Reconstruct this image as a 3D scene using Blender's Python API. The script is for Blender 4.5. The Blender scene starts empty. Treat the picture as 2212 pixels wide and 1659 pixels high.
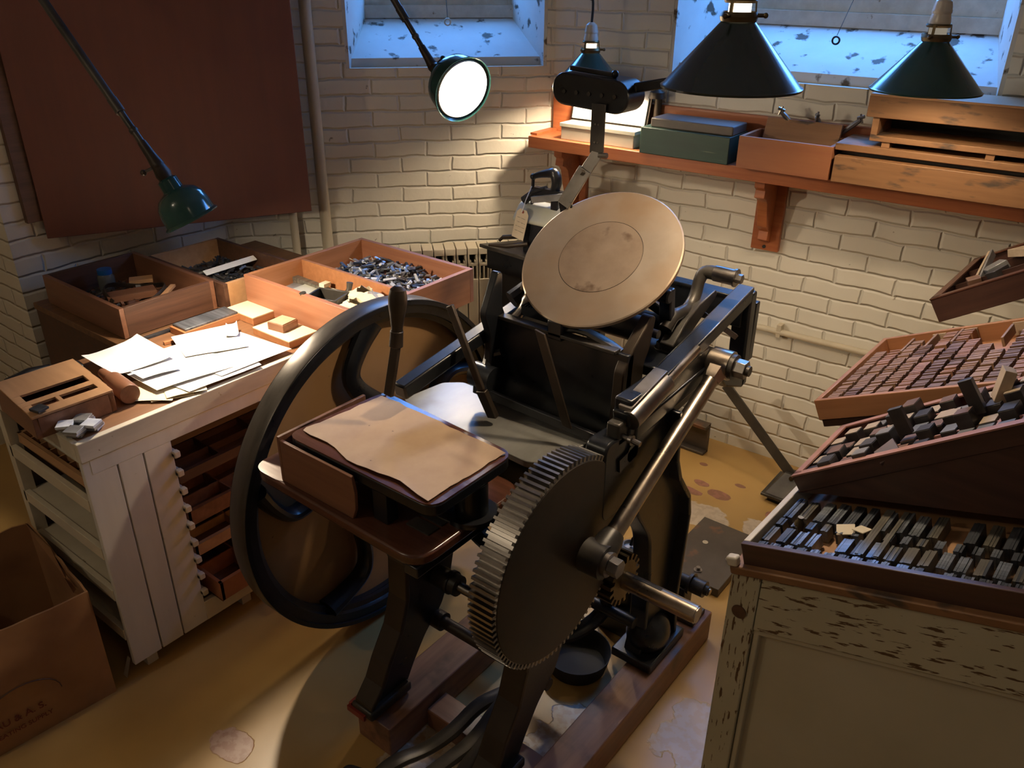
import bpy, bmesh, math, random
from mathutils import Vector, Matrix
R = math.radians
sc = bpy.context.scene
COL = sc.collection
# ---------------------------------------------------------------- camera
BA = 38.0
def azdir(a):
    a = R(a - BA); return Vector((math.sin(a), math.cos(a), 0))
pitch, roll = R(27.1), R(0.42)
fw = azdir(0) * math.cos(pitch) + Vector((0, 0, -math.sin(pitch)))
rt0 = Vector((azdir(0).y, -azdir(0).x, 0)); up0 = rt0.cross(fw)
rt = rt0 * math.cos(roll) + up0 * math.sin(roll); up = up0 * math.cos(roll) - rt0 * math.sin(roll)
cd = bpy.data.cameras.new('camera'); cam = bpy.data.objects.new('camera', cd); COL.objects.link(cam)
cd.sensor_width = 36; cd.lens = 1800 / 2212 * 36; cd.clip_start = 0.02
cam.matrix_world = Matrix(((rt.x, up.x, -fw.x, 0), (rt.y, up.y, -fw.y, 0), (rt.z, up.z, -fw.z, 1.7), (0, 0, 0, 1)))
sc.camera = cam
# ---------------------------------------------------------------- world, exposure
w = bpy.data.worlds.new('world'); sc.world = w; w.use_nodes = True
w.node_tree.nodes['Background'].inputs[0].default_value = (0.25, 0.5, 1.0, 1)
w.node_tree.nodes['Background'].inputs[1].default_value = 1.0
sc.view_settings.view_transform = 'Standard'; sc.view_settings.look = 'None'
sc.view_settings.gamma = 1; sc.view_settings.use_curve_mapping = False
sc.view_settings.exposure = 0.0
sc.cycles.use_denoising = True
sc.cycles.max_bounces = 8; sc.cycles.diffuse_bounces = 4; sc.cycles.glossy_bounces = 3
sc.cycles.sample_clamp_indirect = 6; sc.cycles.caustics_reflective = False; sc.cycles.caustics_refractive = False
def area_light(name, loc, target, sx, sy, power, color):
    l = bpy.data.lights.new(name, 'AREA'); l.shape = 'RECTANGLE'; l.size = sx; l.size_y = sy; l.energy = power; l.color = color
    o = bpy.data.objects.new(name, l); COL.objects.link(o); o.location = loc
    o.rotation_euler = (Vector(target) - Vector(loc)).to_track_quat('-Z', 'Y').to_euler(); return o
SKYC = (0.11, 0.36, 1.0); WARM = (1.0, 0.72, 0.42)
# daylight outside the two basement windows
area_light('daylight', (-2.56, 2.82, 1.98), (-1.75, 2.0, 0.75), .75, .35, 24.0, SKYC)
area_light('daylight', (-0.93, 3.16, 1.98), (-0.9, 2.2, 0.75), 1.0, .35, 28.0, SKYC)

def ceiling_fill(loc, power, color):
    l = bpy.data.lights.new('ceiling_fill', 'POINT'); l.energy = power; l.color = color; l.shadow_soft_size = .05
    o = bpy.data.objects.new('ceiling_fill', l); COL.objects.link(o); o.location = loc
# unseen warm fill lights, added under the ceiling on the near side
ceiling_fill((-1.90, -.80, 2.20), 11, (1.0, .85, .64)); ceiling_fill((.75, .1, 2.3), 2, (1.0, .80, .56))

# ---------------------------------------------------------------- mesh helpers
class MB:
    def __init__(s, M=None): s.v = []; s.f = []; s.M = M
    def add(s, vs, fs, M=None):
        b = len(s.v)
        for p in vs:
            p = Vector(p)
            if M is not None: p = M @ p
            if s.M is not None: p = s.M @ p
            s.v.append(p)
        s.f += [tuple(b + i for i in f) for f in fs]; return s
    def box(s, x0, x1, y0, y1, z0, z1, M=None):
        return s.add([(x0,y0,z0),(x1,y0,z0),(x1,y1,z0),(x0,y1,z0),(x0,y0,z1),(x1,y0,z1),(x1,y1,z1),(x0,y1,z1)],
                     [(0,3,2,1),(4,5,6,7),(0,1,5,4),(1,2,6,5),(2,3,7,6),(3,0,4,7)], M)
    def bar(s, a, b, w, h, upv=(0,0,1), e=0):
        a, b = Vector(a), Vector(b); d = (b - a); L = d.length; d.normalize(); upv = Vector(upv)
        sx = d.cross(upv).normalized(); uz = sx.cross(d)
        M = Matrix(((sx.x, d.x, uz.x, a.x), (sx.y, d.y, uz.y, a.y), (sx.z, d.z, uz.z, a.z), (0,0,0,1)))
        return s.box(-w/2, w/2, -e, L + e, -h/2, h/2, M)
    def frame(s, o, ax):
        ax = Vector(ax).normalized(); t = Vector((0,0,1)) if abs(ax.z) < .9 else Vector((1,0,0))
        u = ax.cross(t).normalized(); v = ax.cross(u); return Vector(o), u, v, ax
    def lathe(s, prof, o, ax, n=28, a0=0):
        o, u, v, ax = s.frame(o, ax); vs = []; fs = []
        for r, h in prof:
            for i in range(n):
                a = a0 + 2 * math.pi * i / n; vs.append(o + ax * h + (u * math.cos(a) + v * math.sin(a)) * r)
        for k in range(len(prof) - 1):
            for i in range(n):
                j = (i + 1) % n; fs.append((k*n+i, k*n+j, (k+1)*n+j, (k+1)*n+i))
        return s.add(vs, fs)
    def cyl(s, a, b, r, r1=None, n=20):
        a, b = Vector(a), Vector(b); r1 = r if r1 is None else r1; L = (b - a).length
        return s.lathe([(0, 0), (r, 0), (r1, L), (0, L)], a, b - a, n)
    def sphere(s, c, r, n=16, sq=(1,1,1)):
        m = max(6, n // 2); vs = []; fs = []
        for k in range(m + 1):
            t = math.pi * k / m
            for i in range(n):
                a = 2 * math.pi * i / n
                vs.append((c[0] + r*sq[0]*math.sin(t)*math.cos(a), c[1] + r*sq[1]*math.sin(t)*math.sin(a), c[2] + r*sq[2]*math.cos(t)))
        for k in range(m):
            for i in range(n):
                j = (i + 1) % n; fs.append((k*n+i, (k+1)*n+i, (k+1)*n+j, k*n+j))
        return s.add(vs, fs)
    def tube(s, pts, r, n=10, closed=False, sq=None, smooth=0):
        pts = [Vector(p) for p in pts]
        rr = r if isinstance(r, (list, tuple)) else [r] * len(pts)
        for _ in range(smooth):
            q = [pts[0]]; qr = [rr[0]]
            for i in range(len(pts) - 1):
                q += [pts[i]*.75 + pts[i+1]*.25, pts[i]*.25 + pts[i+1]*.75]; qr += [rr[i]*.75+rr[i+1]*.25, rr[i]*.25+rr[i+1]*.75]
            pts = q + [pts[-1]]; rr = qr + [rr[-1]]
        N = len(pts); vs = []; fs = []; u = None
        for i, p in enumerate(pts):
            if closed: d = (pts[(i+1) % N] - pts[i-1])
            else: d = pts[min(i+1, N-1)] - pts[max(i-1, 0)]
            d.normalize()
            if u is None:
                t = Vector((0,0,1)) if abs(d.z) < .9 else Vector((1,0,0)); u = d.cross(t).normalized()
            else: u = (u - d * u.dot(d)).normalized()
            v = d.cross(u); k1, k2 = sq or (1, 1)
            for j in range(n):
                a = 2*math.pi*j/n; vs.append(p + (u*math.cos(a)*k1 + v*math.sin(a)*k2) * rr[i])
        for i in range(N if closed else N - 1):
            i2 = (i + 1) % N
            for j in range(n):
                j2 = (j+1) % n; fs.append((i*n+j, i*n+j2, i2*n+j2, i2*n+j))
        if not closed: fs += [tuple(range(n)), tuple((N-1)*n + j for j in reversed(range(n)))]
        return s.add(vs, fs)
    def prism(s, poly, fn, t0, t1):
        n = len(poly); vs = [fn(u, v, t0) for u, v in poly] + [fn(u, v, t1) for u, v in poly]
        fs = [tuple(range(n)), tuple(reversed(range(n, 2*n)))] + [(i, (i+1) % n, n+(i+1) % n, n+i) for i in range(n)]
        return s.add(vs, fs)
YZ = lambda u, v, t: (t, u, v)
XY = lambda u, v, t: (u, v, t)
XZ = lambda u, v, t: (u, t, v)
def rnd(poly, r, k=5):
    out = []; n = len(poly)
    for i in range(n):
        p = Vector(poly[i]); a = Vector(poly[i-1]) - p; b = Vector(poly[(i+1) % n]) - p
        ra = min(r, a.length*.49, b.length*.49); a.normalize(); b.normalize(); p0 = p + a*ra; p1 = p + b*ra
        for j in range(k + 1):
            t = j / k; out.append(tuple(p0*(1-t)**2 + p*2*t*(1-t) + p1*t*t))
    return out
def put(o, parent=None):
    COL.objects.link(o)
    if parent: o.parent = parent
    return o
WM = {}
def wm(o): return WM.get(o.name, Matrix.Identity(4))
def mk(name, mb, mat, parent=None, M=None, bevel=0, sharp=0.6, label=None):
    """one mesh object from world-space vertices; M = its own frame (or its parent's)"""
    P = wm(parent) if parent else Matrix.Identity(4)
    if parent and M is None: M = P
    if M is None:
        xs = [p.x for p in mb.v]; ys = [p.y for p in mb.v]; zs = [p.z for p in mb.v]
        M = Matrix.Translation(((min(xs)+max(xs))/2, (min(ys)+max(ys))/2, min(zs)))
    Mi = M.inverted()
    me = bpy.data.meshes.new(name); me.from_pydata([Mi @ p for p in mb.v], [], mb.f)
    bm = bmesh.new(); bm.from_mesh(me); bmesh.ops.remove_doubles(bm, verts=bm.verts, dist=1e-5)
    bmesh.ops.dissolve_degenerate(bm, dist=1e-6, edges=bm.edges)
    bmesh.ops.recalc_face_normals(bm, faces=bm.faces)
    for f in bm.faces: f.smooth = True
    for e in bm.edges:
        if len(e.link_faces) != 2 or e.calc_face_angle(0) > sharp: e.smooth = False
    bm.to_mesh(me); bm.free(); me.materials.append(mat)
    o = bpy.data.objects.new(name, me); put(o, parent); o.matrix_local = P.inverted() @ M; WM[o.name] = M
    if bevel:
        b = o.modifiers.new('bevel', 'BEVEL'); b.width = bevel; b.segments = 2; b.limit_method = 'ANGLE'; b.harden_normals = False
    if label: o['label'] = label
    return o
def tag(o, label, cat, group=None, kind=None):
    o['label'] = label; o['category'] = cat
    if group: o['group'] = group
    if kind: o['kind'] = kind
    return o
def thing(name, label, cat, loc=(0,0,0), rotz=0, group=None, M=None):
    o = bpy.data.objects.new(name, None); o.empty_display_size = .05; COL.objects.link(o)
    M = M or (Matrix.Translation(loc) @ Matrix.Rotation(rotz, 4, 'Z')); o.matrix_world = M; WM[o.name] = M
    return tag(o, label, cat, group)
def struct(o): o['kind'] = 'structure'; return o

# ---------------------------------------------------------------- materials
def nodes(name):
    m = bpy.data.materials.new(name); m.use_nodes = True; nt = m.node_tree; return m, nt, nt.nodes, nt.links, nt.nodes['Principled BSDF']
def noise_mat(name, c1, c2, scale=(8,8,8), rough=.6, metal=0., bump=.15, detail=5, lo=.35, hi=.65, c3=None, s3=3, lo3=.6, hi3=.66, bscale=1, rv=.1, spec=None, rough3=None):
    m, nt, N, L, B = nodes(name)
    tc = N.new('ShaderNodeTexCoord'); mp = N.new('ShaderNodeMapping'); mp.inputs['Scale'].default_value = scale if hasattr(scale, '__len__') else (scale,)*3
    L.new(tc.outputs['Object'], mp.inputs[0]); nz = N.new('ShaderNodeTexNoise'); nz.inputs['Scale'].default_value = 1; nz.inputs['Detail'].default_value = detail
    nz.inputs['Roughness'].default_value = .6
    L.new(mp.outputs[0], nz.inputs[0]); cr = N.new('ShaderNodeValToRGB'); cr.color_ramp.elements[0].position = lo; cr.color_ramp.elements[1].position = hi
    cr.color_ramp.elements[0].color = (*c1, 1); cr.color_ramp.elements[1].color = (*c2, 1); L.new(nz.outputs[0], cr.inputs[0]); out = cr.outputs[0]
    if c3:
        n3 = N.new('ShaderNodeTexNoise'); n3.inputs['Scale'].default_value = 1; n3.inputs['Detail'].default_value = 4
        mp3 = N.new('ShaderNodeMapping'); mp3.inputs['Scale'].default_value = s3 if hasattr(s3, '__len__') else (s3,)*3; mp3.inputs['Location'].default_value = (3.1, 7.7, 1.3)
        L.new(tc.outputs['Object'], mp3.inputs[0]); L.new(mp3.outputs[0], n3.inputs[0])
        r3 = N.new('ShaderNodeMapRange'); r3.inputs['From Min'].default_value = lo3; r3.inputs['From Max'].default_value = hi3; L.new(n3.outputs[0], r3.inputs[0])
        mx = N.new('ShaderNodeMix'); mx.data_type = 'RGBA'; mx.inputs[7].default_value = (*c3, 1)
        L.new(r3.outputs[0], mx.inputs[0]); L.new(out, mx.inputs[6]); out = mx.outputs[2]
    L.new(out, B.inputs['Base Color']); B.inputs['Roughness'].default_value = rough; B.inputs['Metallic'].default_value = metal
    if rv:
        mr = N.new('ShaderNodeMapRange'); mr.inputs['To Min'].default_value = max(0, rough - rv); mr.inputs['To Max'].default_value = min(1, rough + rv)
        L.new(nz.outputs[0], mr.inputs[0]); L.new(mr.outputs[0], B.inputs['Roughness'])
    if spec is not None: B.inputs['Specular IOR Level'].default_value = spec
    if bump:
        bp = N.new('ShaderNodeBump'); bp.inputs['Strength'].default_value = bump; bp.inputs['Distance'].default_value = .004*bscale
        L.new(nz.outputs[0], bp.inputs['Height']); L.new(bp.outputs[0], B.inputs['Normal'])
    return m
def wood(name, c1, c2, grain='x', rough=.5, fine=60, c3=None, s3=6, lo3=.58, hi3=.66, bump=.12):
    s = {'x': (3, fine, fine), 'y': (fine, 3, fine), 'z': (fine, fine, 3)}[grain]
    return noise_mat(name, c1, c2, s, rough, 0, bump, 4, .3, .7, c3, s3, lo3, hi3)
def metal(name, c1, c2, rough, scale=12, bump=.08, c3=None, lo3=.6, hi3=.66, m=1.0, s3=5): return noise_mat(name, c1, c2, scale, rough, m, bump, 5, .35, .65, c3, s3, lo3, hi3)
def emit(name, col, s):
    m = bpy.data.materials.new(name); m.use_nodes = True; N = m.node_tree.nodes; N.remove(N['Principled BSDF'])
    e = N.new('ShaderNodeEmission'); e.inputs[0].default_value = (*col, 1); e.inputs[1].default_value = s
    m.node_tree.links.new(e.outputs[0], N['Material Output'].inputs[0]); return m
def brick_mat(name, c1, c2, c3, dirt=.0):
    m, nt, N, L, B = nodes(name)
    tc = N.new('ShaderNodeTexCoord'); sp = N.new('ShaderNodeSeparateXYZ'); cb = N.new('ShaderNodeCombineXYZ'); L.new(tc.outputs['Object'], sp.inputs[0])
    ad = N.new('ShaderNodeMath'); ad.operation = 'ADD'; L.new(sp.outputs[0], ad.inputs[0]); L.new(sp.outputs[1], ad.inputs[1])
    L.new(ad.outputs[0], cb.inputs[0]); L.new(sp.outputs[2], cb.inputs[1])
    wz = N.new('ShaderNodeTexNoise'); wz.inputs['Scale'].default_value = 9; wz.inputs['Detail'].default_value = 3; L.new(tc.outputs['Object'], wz.inputs[0])
    wm_ = N.new('ShaderNodeVectorMath'); wm_.operation = 'SCALE'; wm_.inputs['Scale'].default_value = .022; L.new(wz.outputs['Color'], wm_.inputs[0])
    wa = N.new('ShaderNodeVectorMath'); wa.operation = 'ADD'; L.new(cb.outputs[0], wa.inputs[0]); L.new(wm_.outputs[0], wa.inputs[1])
    bt = N.new('ShaderNodeTexBrick'); L.new(wa.outputs[0], bt.inputs[0]); bt.inputs['Scale'].default_value = 1
    bt.inputs['Brick Width'].default_value = .193; bt.inputs['Row Height'].default_value = .0572; bt.inputs['Mortar Size'].default_value = .0075; bt.inputs['Mortar Smooth'].default_value = 1.0
    nz = N.new('ShaderNodeTexNoise'); nz.inputs['Scale'].default_value = 3.5; nz.inputs['Detail'].default_value = 6; L.new(tc.outputs['Object'], nz.inputs[0])
    cr = N.new('ShaderNodeValToRGB'); cr.color_ramp.elements[0].position = .3; cr.color_ramp.elements[1].position = .7
    cr.color_ramp.elements[0].color = (*c1, 1); cr.color_ramp.elements[1].color = (*c2, 1); L.new(nz.outputs[0], cr.inputs[0])
    mx = N.new('ShaderNodeMix'); mx.data_type = 'RGBA'; mx.inputs[7].default_value = (*c3, 1)
    ml = N.new('ShaderNodeMath'); ml.operation = 'MULTIPLY'; ml.inputs[1].default_value = .10; L.new(bt.outputs['Fac'], ml.inputs[0]); L.new(ml.outputs[0], mx.inputs[0])
    L.new(cr.outputs[0], mx.inputs[6])
    # small chips and drips of paint
    n2 = N.new('ShaderNodeTexNoise'); n2.inputs['Scale'].default_value = 28; n2.inputs['Detail'].default_value = 5; L.new(tc.outputs['Object'], n2.inputs[0])
    r2 = N.new('ShaderNodeMapRange'); r2.inputs['From Min'].default_value = .70; r2.inputs['From Max'].default_value = .74; L.new(n2.outputs[0], r2.inputs[0])
    m2 = N.new('ShaderNodeMix'); m2.data_type = 'RGBA'; m2.inputs[7].default_value = (.32, .27, .2, 1); L.new(r2.outputs[0], m2.inputs[0]); L.new(mx.outputs[2], m2.inputs[6])
    L.new(m2.outputs[2], B.inputs['Base Color']); B.inputs['Roughness'].default_value = .55; B.inputs['Specular IOR Level'].default_value = .35
    # each brick stands a little proud or shy of its neighbours
    inv = N.new('ShaderNodeMath'); inv.operation = 'MULTIPLY_ADD'; inv.inputs[1].default_value = -1.0; inv.inputs[2].default_value = 1; L.new(bt.outputs['Fac'], inv.inputs[0])
    n3 = N.new('ShaderNodeTexNoise'); n3.inputs['Scale'].default_value = 22; n3.inputs['Detail'].default_value = 4; L.new(tc.outputs['Object'], n3.inputs[0])
    a3 = N.new('ShaderNodeMath'); a3.operation = 'MULTIPLY_ADD'; a3.inputs[1].default_value = .45; L.new(n3.outputs[0], a3.inputs[0]); L.new(inv.outputs[0], a3.inputs[2])
    bp = N.new('ShaderNodeBump'); bp.inputs['Strength'].default_value = .9; bp.inputs['Distance'].default_value = .0065
    L.new(a3.outputs[0], bp.inputs['Height']); L.new(bp.outputs[0], B.inputs['Normal']); return m
M_ = {}
M_['brick'] = brick_mat('painted_brick', (.76, .71, .60), (.82, .775, .665), (.68, .62, .50))
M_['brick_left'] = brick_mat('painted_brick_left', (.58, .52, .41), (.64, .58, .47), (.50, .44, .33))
M_['plaster'] = noise_mat('window_plaster', (.60, .60, .57), (.68, .68, .64), 6, .7, 0, .3, c3=(.10, .075, .05), s3=17, lo3=.60, hi3=.66)
M_['ceil'] = noise_mat('ceiling_paint', (.6, .56, .48), (.66, .62, .54), 4, .8)
M_['cream'] = noise_mat('cream_paint', (.58, .50, .36), (.66, .58, .43), 9, .5, 0, .1, c3=(.36, .27, .16), s3=22, lo3=.70, hi3=.73)
M_['pipe'] = noise_mat('pipe_paint', (.56, .49, .36), (.62, .55, .42), 9, .45, 0, .05)
M_['white_trim'] = noise_mat('worn_white_paint', (.55, .49, .38), (.68, .62, .50), (20, 4, 20), .55, 0, .15, c3=(.30, .21, .12), s3=30, lo3=.68, hi3=.72)
M_['lilac'] = noise_mat('desk_panel_paint', (.62, .58, .52), (.70, .66, .60), (14, 14, 2), .5, 0, .1, c3=(.42, .36, .28), s3=26, lo3=.70, hi3=.74)
M_['desktop'] = wood('desktop_wood', (.16, .075, .035), (.24, .12, .06), 'y', .42)
M_['brown_top'] = wood('brown_chest_wood', (.10, .048, .02), (.20, .10, .045), 'y', .5)
M_['dark_wood'] = wood('dark_drawer_wood', (.055, .025, .014), (.11, .05, .028), 'y', .5)
M_['orange_pine'] = wood('orange_pine', (.31, .125, .048), (.42, .185, .08), 'y', .42, 50)
M_['orange_pine_x'] = wood('orange_pine_x', (.26, .105, .055), (.35, .155, .085), 'x', .42, 50)
M_['tan_wood'] = wood('tan_wood', (.38, .20, .09), (.48, .27, .13), 'x', .5, 40)
M_['shelf_wood'] = wood('shelf_wood', (.33, .095, .034), (.44, .15, .055), 'x', .38, 70)
M_['board'] = noise_mat('red_brown_panel', (.10, .032, .017), (.145, .046, .023), (22, 22, 1.2), .6, 0, .03, lo=.2, hi=.8)
M_['shelf_pine'] = wood('grubby_pine', (.20, .095, .038), (.28, .14, .06), 'x', .55, 45, c3=(.06, .038, .025), s3=(9, 9, 30), lo3=.58, hi3=.68)
M_['box_orange'] = wood('orange_box', (.28, .10, .045), (.33, .13, .055), 'x', .45, 30)
M_['masonite'] = noise_mat('tan_hardboard', (.33, .18, .075), (.38, .215, .095), 5, .5, 0, .03, c3=(.2, .1, .04), s3=40, lo3=.72, hi3=.74)
M_['cast'] = noise_mat('black_enamel_iron', (.006, .007, .009), (.011, .012, .014), 18, .30, 0, .12, rv=.08)
M_['cast_worn'] = noise_mat('worn_black_iron', (.03, .027, .023), (.075, .065, .052), 9, .4, .3, .12)
M_['cast_brown'] = noise_mat('oily_brown_iron', (.026, .018, .011), (.048, .033, .021), 7, .45, .35, .12)
M_['rim'] = metal('flywheel_rim_steel', (.07, .062, .055), (.12, .105, .09), .34, (30, 6, 6), m=.6)
M_['steel'] = metal('polished_steel', (.34, .28, .22), (.50, .42, .33), .30, (14, 14, 14), .02, c3=(.16, .12, .085), lo3=.5, hi3=.8)
M_['steel_grey'] = metal('grey_steel', (.22, .20, .18), (.33, .30, .27), .33, 14)
M_['disc'] = noise_mat('ink_disc_steel', (.50, .41, .31), (.62, .52, .41), 7, .36, .75, .02, c3=(.50, .34, .21), s3=5, lo3=.45, hi3=.7)
M_['disc_in'] = noise_mat('ink_disc_centre', (.42, .31, .22), (.58, .45, .33), 9, .33, .75, .02, c3=(.28, .19, .13), s3=14, lo3=.62, hi3=.70)
M_['platen'] = noise_mat('platen_steel', (.27, .26, .23), (.38, .37, .33), (10, 4, 10), .42, .5, .03, c3=(.2, .18, .15), s3=6, lo3=.55, hi3=.7)
M_['rust'] = noise_mat('rusty_plate', (.07, .055, .042), (.10, .08, .062), 8, .5, .3, .15, c3=(.28, .11, .045), s3=7, lo3=.57, hi3=.66)
M_['mahogany'] = wood('mahogany', (.07, .025, .014), (.13, .05, .027), 'x', .22, 40)
M_['mahogany_light'] = wood('mahogany_worn', (.15, .062, .032), (.24, .11, .06), 'x', .35, 40)
M_['skid'] = wood('stained_skid', (.14, .06, .032), (.30, .15, .085), 'y', .5, 30, c3=(.05, .03, .02), s3=8, lo3=.52, hi3=.68)
M_['kraft'] = noise_mat('tympan_paper', (.46, .30, .17), (.56, .385, .23), 7, .6, 0, .12, c3=(.16, .10, .06), s3=45, lo3=.74, hi3=.77, bscale=1.5)
M_['paper'] = noise_mat('white_paper', (.72, .70, .66), (.80, .78, .74), 5, .7, 0, .03)
M_['paper_cream'] = noise_mat('cream_paper', (.66, .56, .38), (.74, .64, .45), 5, .7, 0, .03)
M_['paper_blue'] = noise_mat('printed_blue_paper', (.42, .46, .56), (.66, .68, .70), 25, .7, 0, .03)
M_['green'] = noise_mat('green_enamel', (.012, .05, .045), (.02, .068, .06), 5, .16, 0, 0)
M_['green_dark'] = noise_mat('dark_green_enamel', (.012, .022, .018), (.022, .034, .028), 5, .2, 0, .02)
M_['shade_in'] = noise_mat('white_enamel', (.8, .78, .74), (.84, .82, .78), 5, .35, 0, 0)
M_['porcelain'] = noise_mat('porcelain', (.62, .59, .52), (.70, .67, .60), 5, .2, 0, 0)
M_['cord'] = noise_mat('black_cord', (.02, .018, .016), (.03, .028, .026), 300, .8, 0, .3)
M_['brass'] = metal('tarnished_brass', (.12, .09, .05), (.2, .15, .08), .45)
M_['lead'] = metal('type_metal', (.10, .11, .125), (.26, .28, .31), .42, (6, 60, 60), m=.7)
M_['lead2'] = metal('type_metal_warm', (.11, .10, .08), (.30, .27, .22), .45, (60, 6, 60), m=.6)
M_['lead3'] = metal('type_metal_dark', (.03, .034, .042), (.06, .065, .075), .45, 30, m=.5)
M_['typewood'] = wood('type_wood', (.22, .12, .06), (.31, .175, .095), 'x', .5, 60)
M_['typewood2'] = wood('type_wood_dark', (.11, .055, .03), (.17, .09, .05), 'x', .5, 60)
M_['typewood3'] = wood('type_wood_red', (.24, .115, .06), (.32, .16, .085), 'x', .5, 60)
M_['blockdark'] = noise_mat('inked_block', (.02, .02, .022), (.05, .045, .042), 20, .4)
M_['blocktan'] = noise_mat('pale_wood_block', (.36, .27, .18), (.46, .36, .25), (40, 6, 40), .45)
M_['blockgrey'] = noise_mat('grey_metal_block', (.22, .22, .22), (.34, .34, .33), 20, .32, .4)
M_['case'] = wood('type_case_wood', (.045, .02, .014), (.085, .038, .025), 'x', .4, 40)
M_['case_or'] = wood('type_case_orange', (.30, .13, .055), (.42, .20, .09), 'x', .45, 40)
M_['case_pink'] = wood('type_case_pink', (.34, .16, .11), (.44, .22, .16), 'x', .45, 40)
M_['white_box'] = noise_mat('grey_white_box', (.40, .40, .33), (.47, .47, .39), 7, .5, 0, .05)
M_['green_box'] = noise_mat('green_painted_box', (.014, .038, .029), (.022, .054, .04), (4, 4, 30), .5, 0, .1, c3=(.10, .13, .08), s3=(6, 6, 70), lo3=.66, hi3=.7)
M_['grey_book'] = noise_mat('grey_slab', (.085, .07, .06), (.115, .095, .082), 9, .55, 0, .05)
M_['carton'] = noise_mat('cardboard', (.34, .175, .075), (.40, .215, .10), 5, .7, 0, .06, c3=(.25, .12, .055), s3=5, lo3=.5, hi3=.7)
M_['print'] = noise_mat('red_print', (.15, .03, .015), (.20, .05, .025), 60, .7, 0, 0)
M_['ink'] = noise_mat('black_print', (.03, .03, .04), (.05, .05, .06), 60, .7, 0, 0)
M_['tag'] = noise_mat('manila_tag', (.60, .50, .36), (.68, .58, .43), 12, .7, 0, .03)
M_['black_void'] = noise_mat('shade_and_matte_black', (.012, .011, .010), (.02, .018, .016), 9, .8, 0, 0)  # matte black; also stands for the shade in gaps and recesses
M_['blue_plastic'] = noise_mat('blue_lid', (.01, .09, .28), (.015, .11, .33), 9, .35, 0, 0)
M_['red_paint'] = noise_mat('red_paint', (.18, .02, .012), (.24, .035, .02), 20, .4, 0, .1)
def glass(name, col, a=.8):
    m, nt, N, L, B = nodes(name); t = N.new('ShaderNodeBsdfTransparent'); t.inputs[0].default_value = (*col, 1)
    mx = N.new('ShaderNodeMixShader'); mx.inputs[0].default_value = a; B.inputs['Roughness'].default_value = .05; B.inputs['Base Color'].default_value = (*[c*.3 for c in col], 1)
    L.new(B.outputs[0], mx.inputs[1]); L.new(t.outputs[0], mx.inputs[2]); L.new(mx.outputs[0], N['Material Output'].inputs[0]); return m
M_['glass'] = glass('window_glass', (.93, .96, .97), .9); M_['jar_glass'] = glass('jar_glass', (.7, .72, .68), .6)
# peeling painted cabinet: horizontal and vertical grain cracks through to brown wood
def peel(name, sc_):
    return noise_mat(name, (.42, .39, .27), (.50, .46, .33), 5, .5, 0, .08, c3=(.10, .05, .02), s3=sc_, lo3=.60, hi3=.625, lo=.3, hi=.7)
M_['peel_h'] = peel('peeling_paint_h', (26, 60, 170)); M_['peel_v'] = peel('peeling_paint_v', (170, 60, 26)); M_['panel_green'] = noise_mat('pale_green_panel', (.44, .40, .28), (.50, .46, .34), 3, .5, 0, .03, c3=(.05,.03,.02), s3=16, lo3=.77, hi3=.78)

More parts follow.
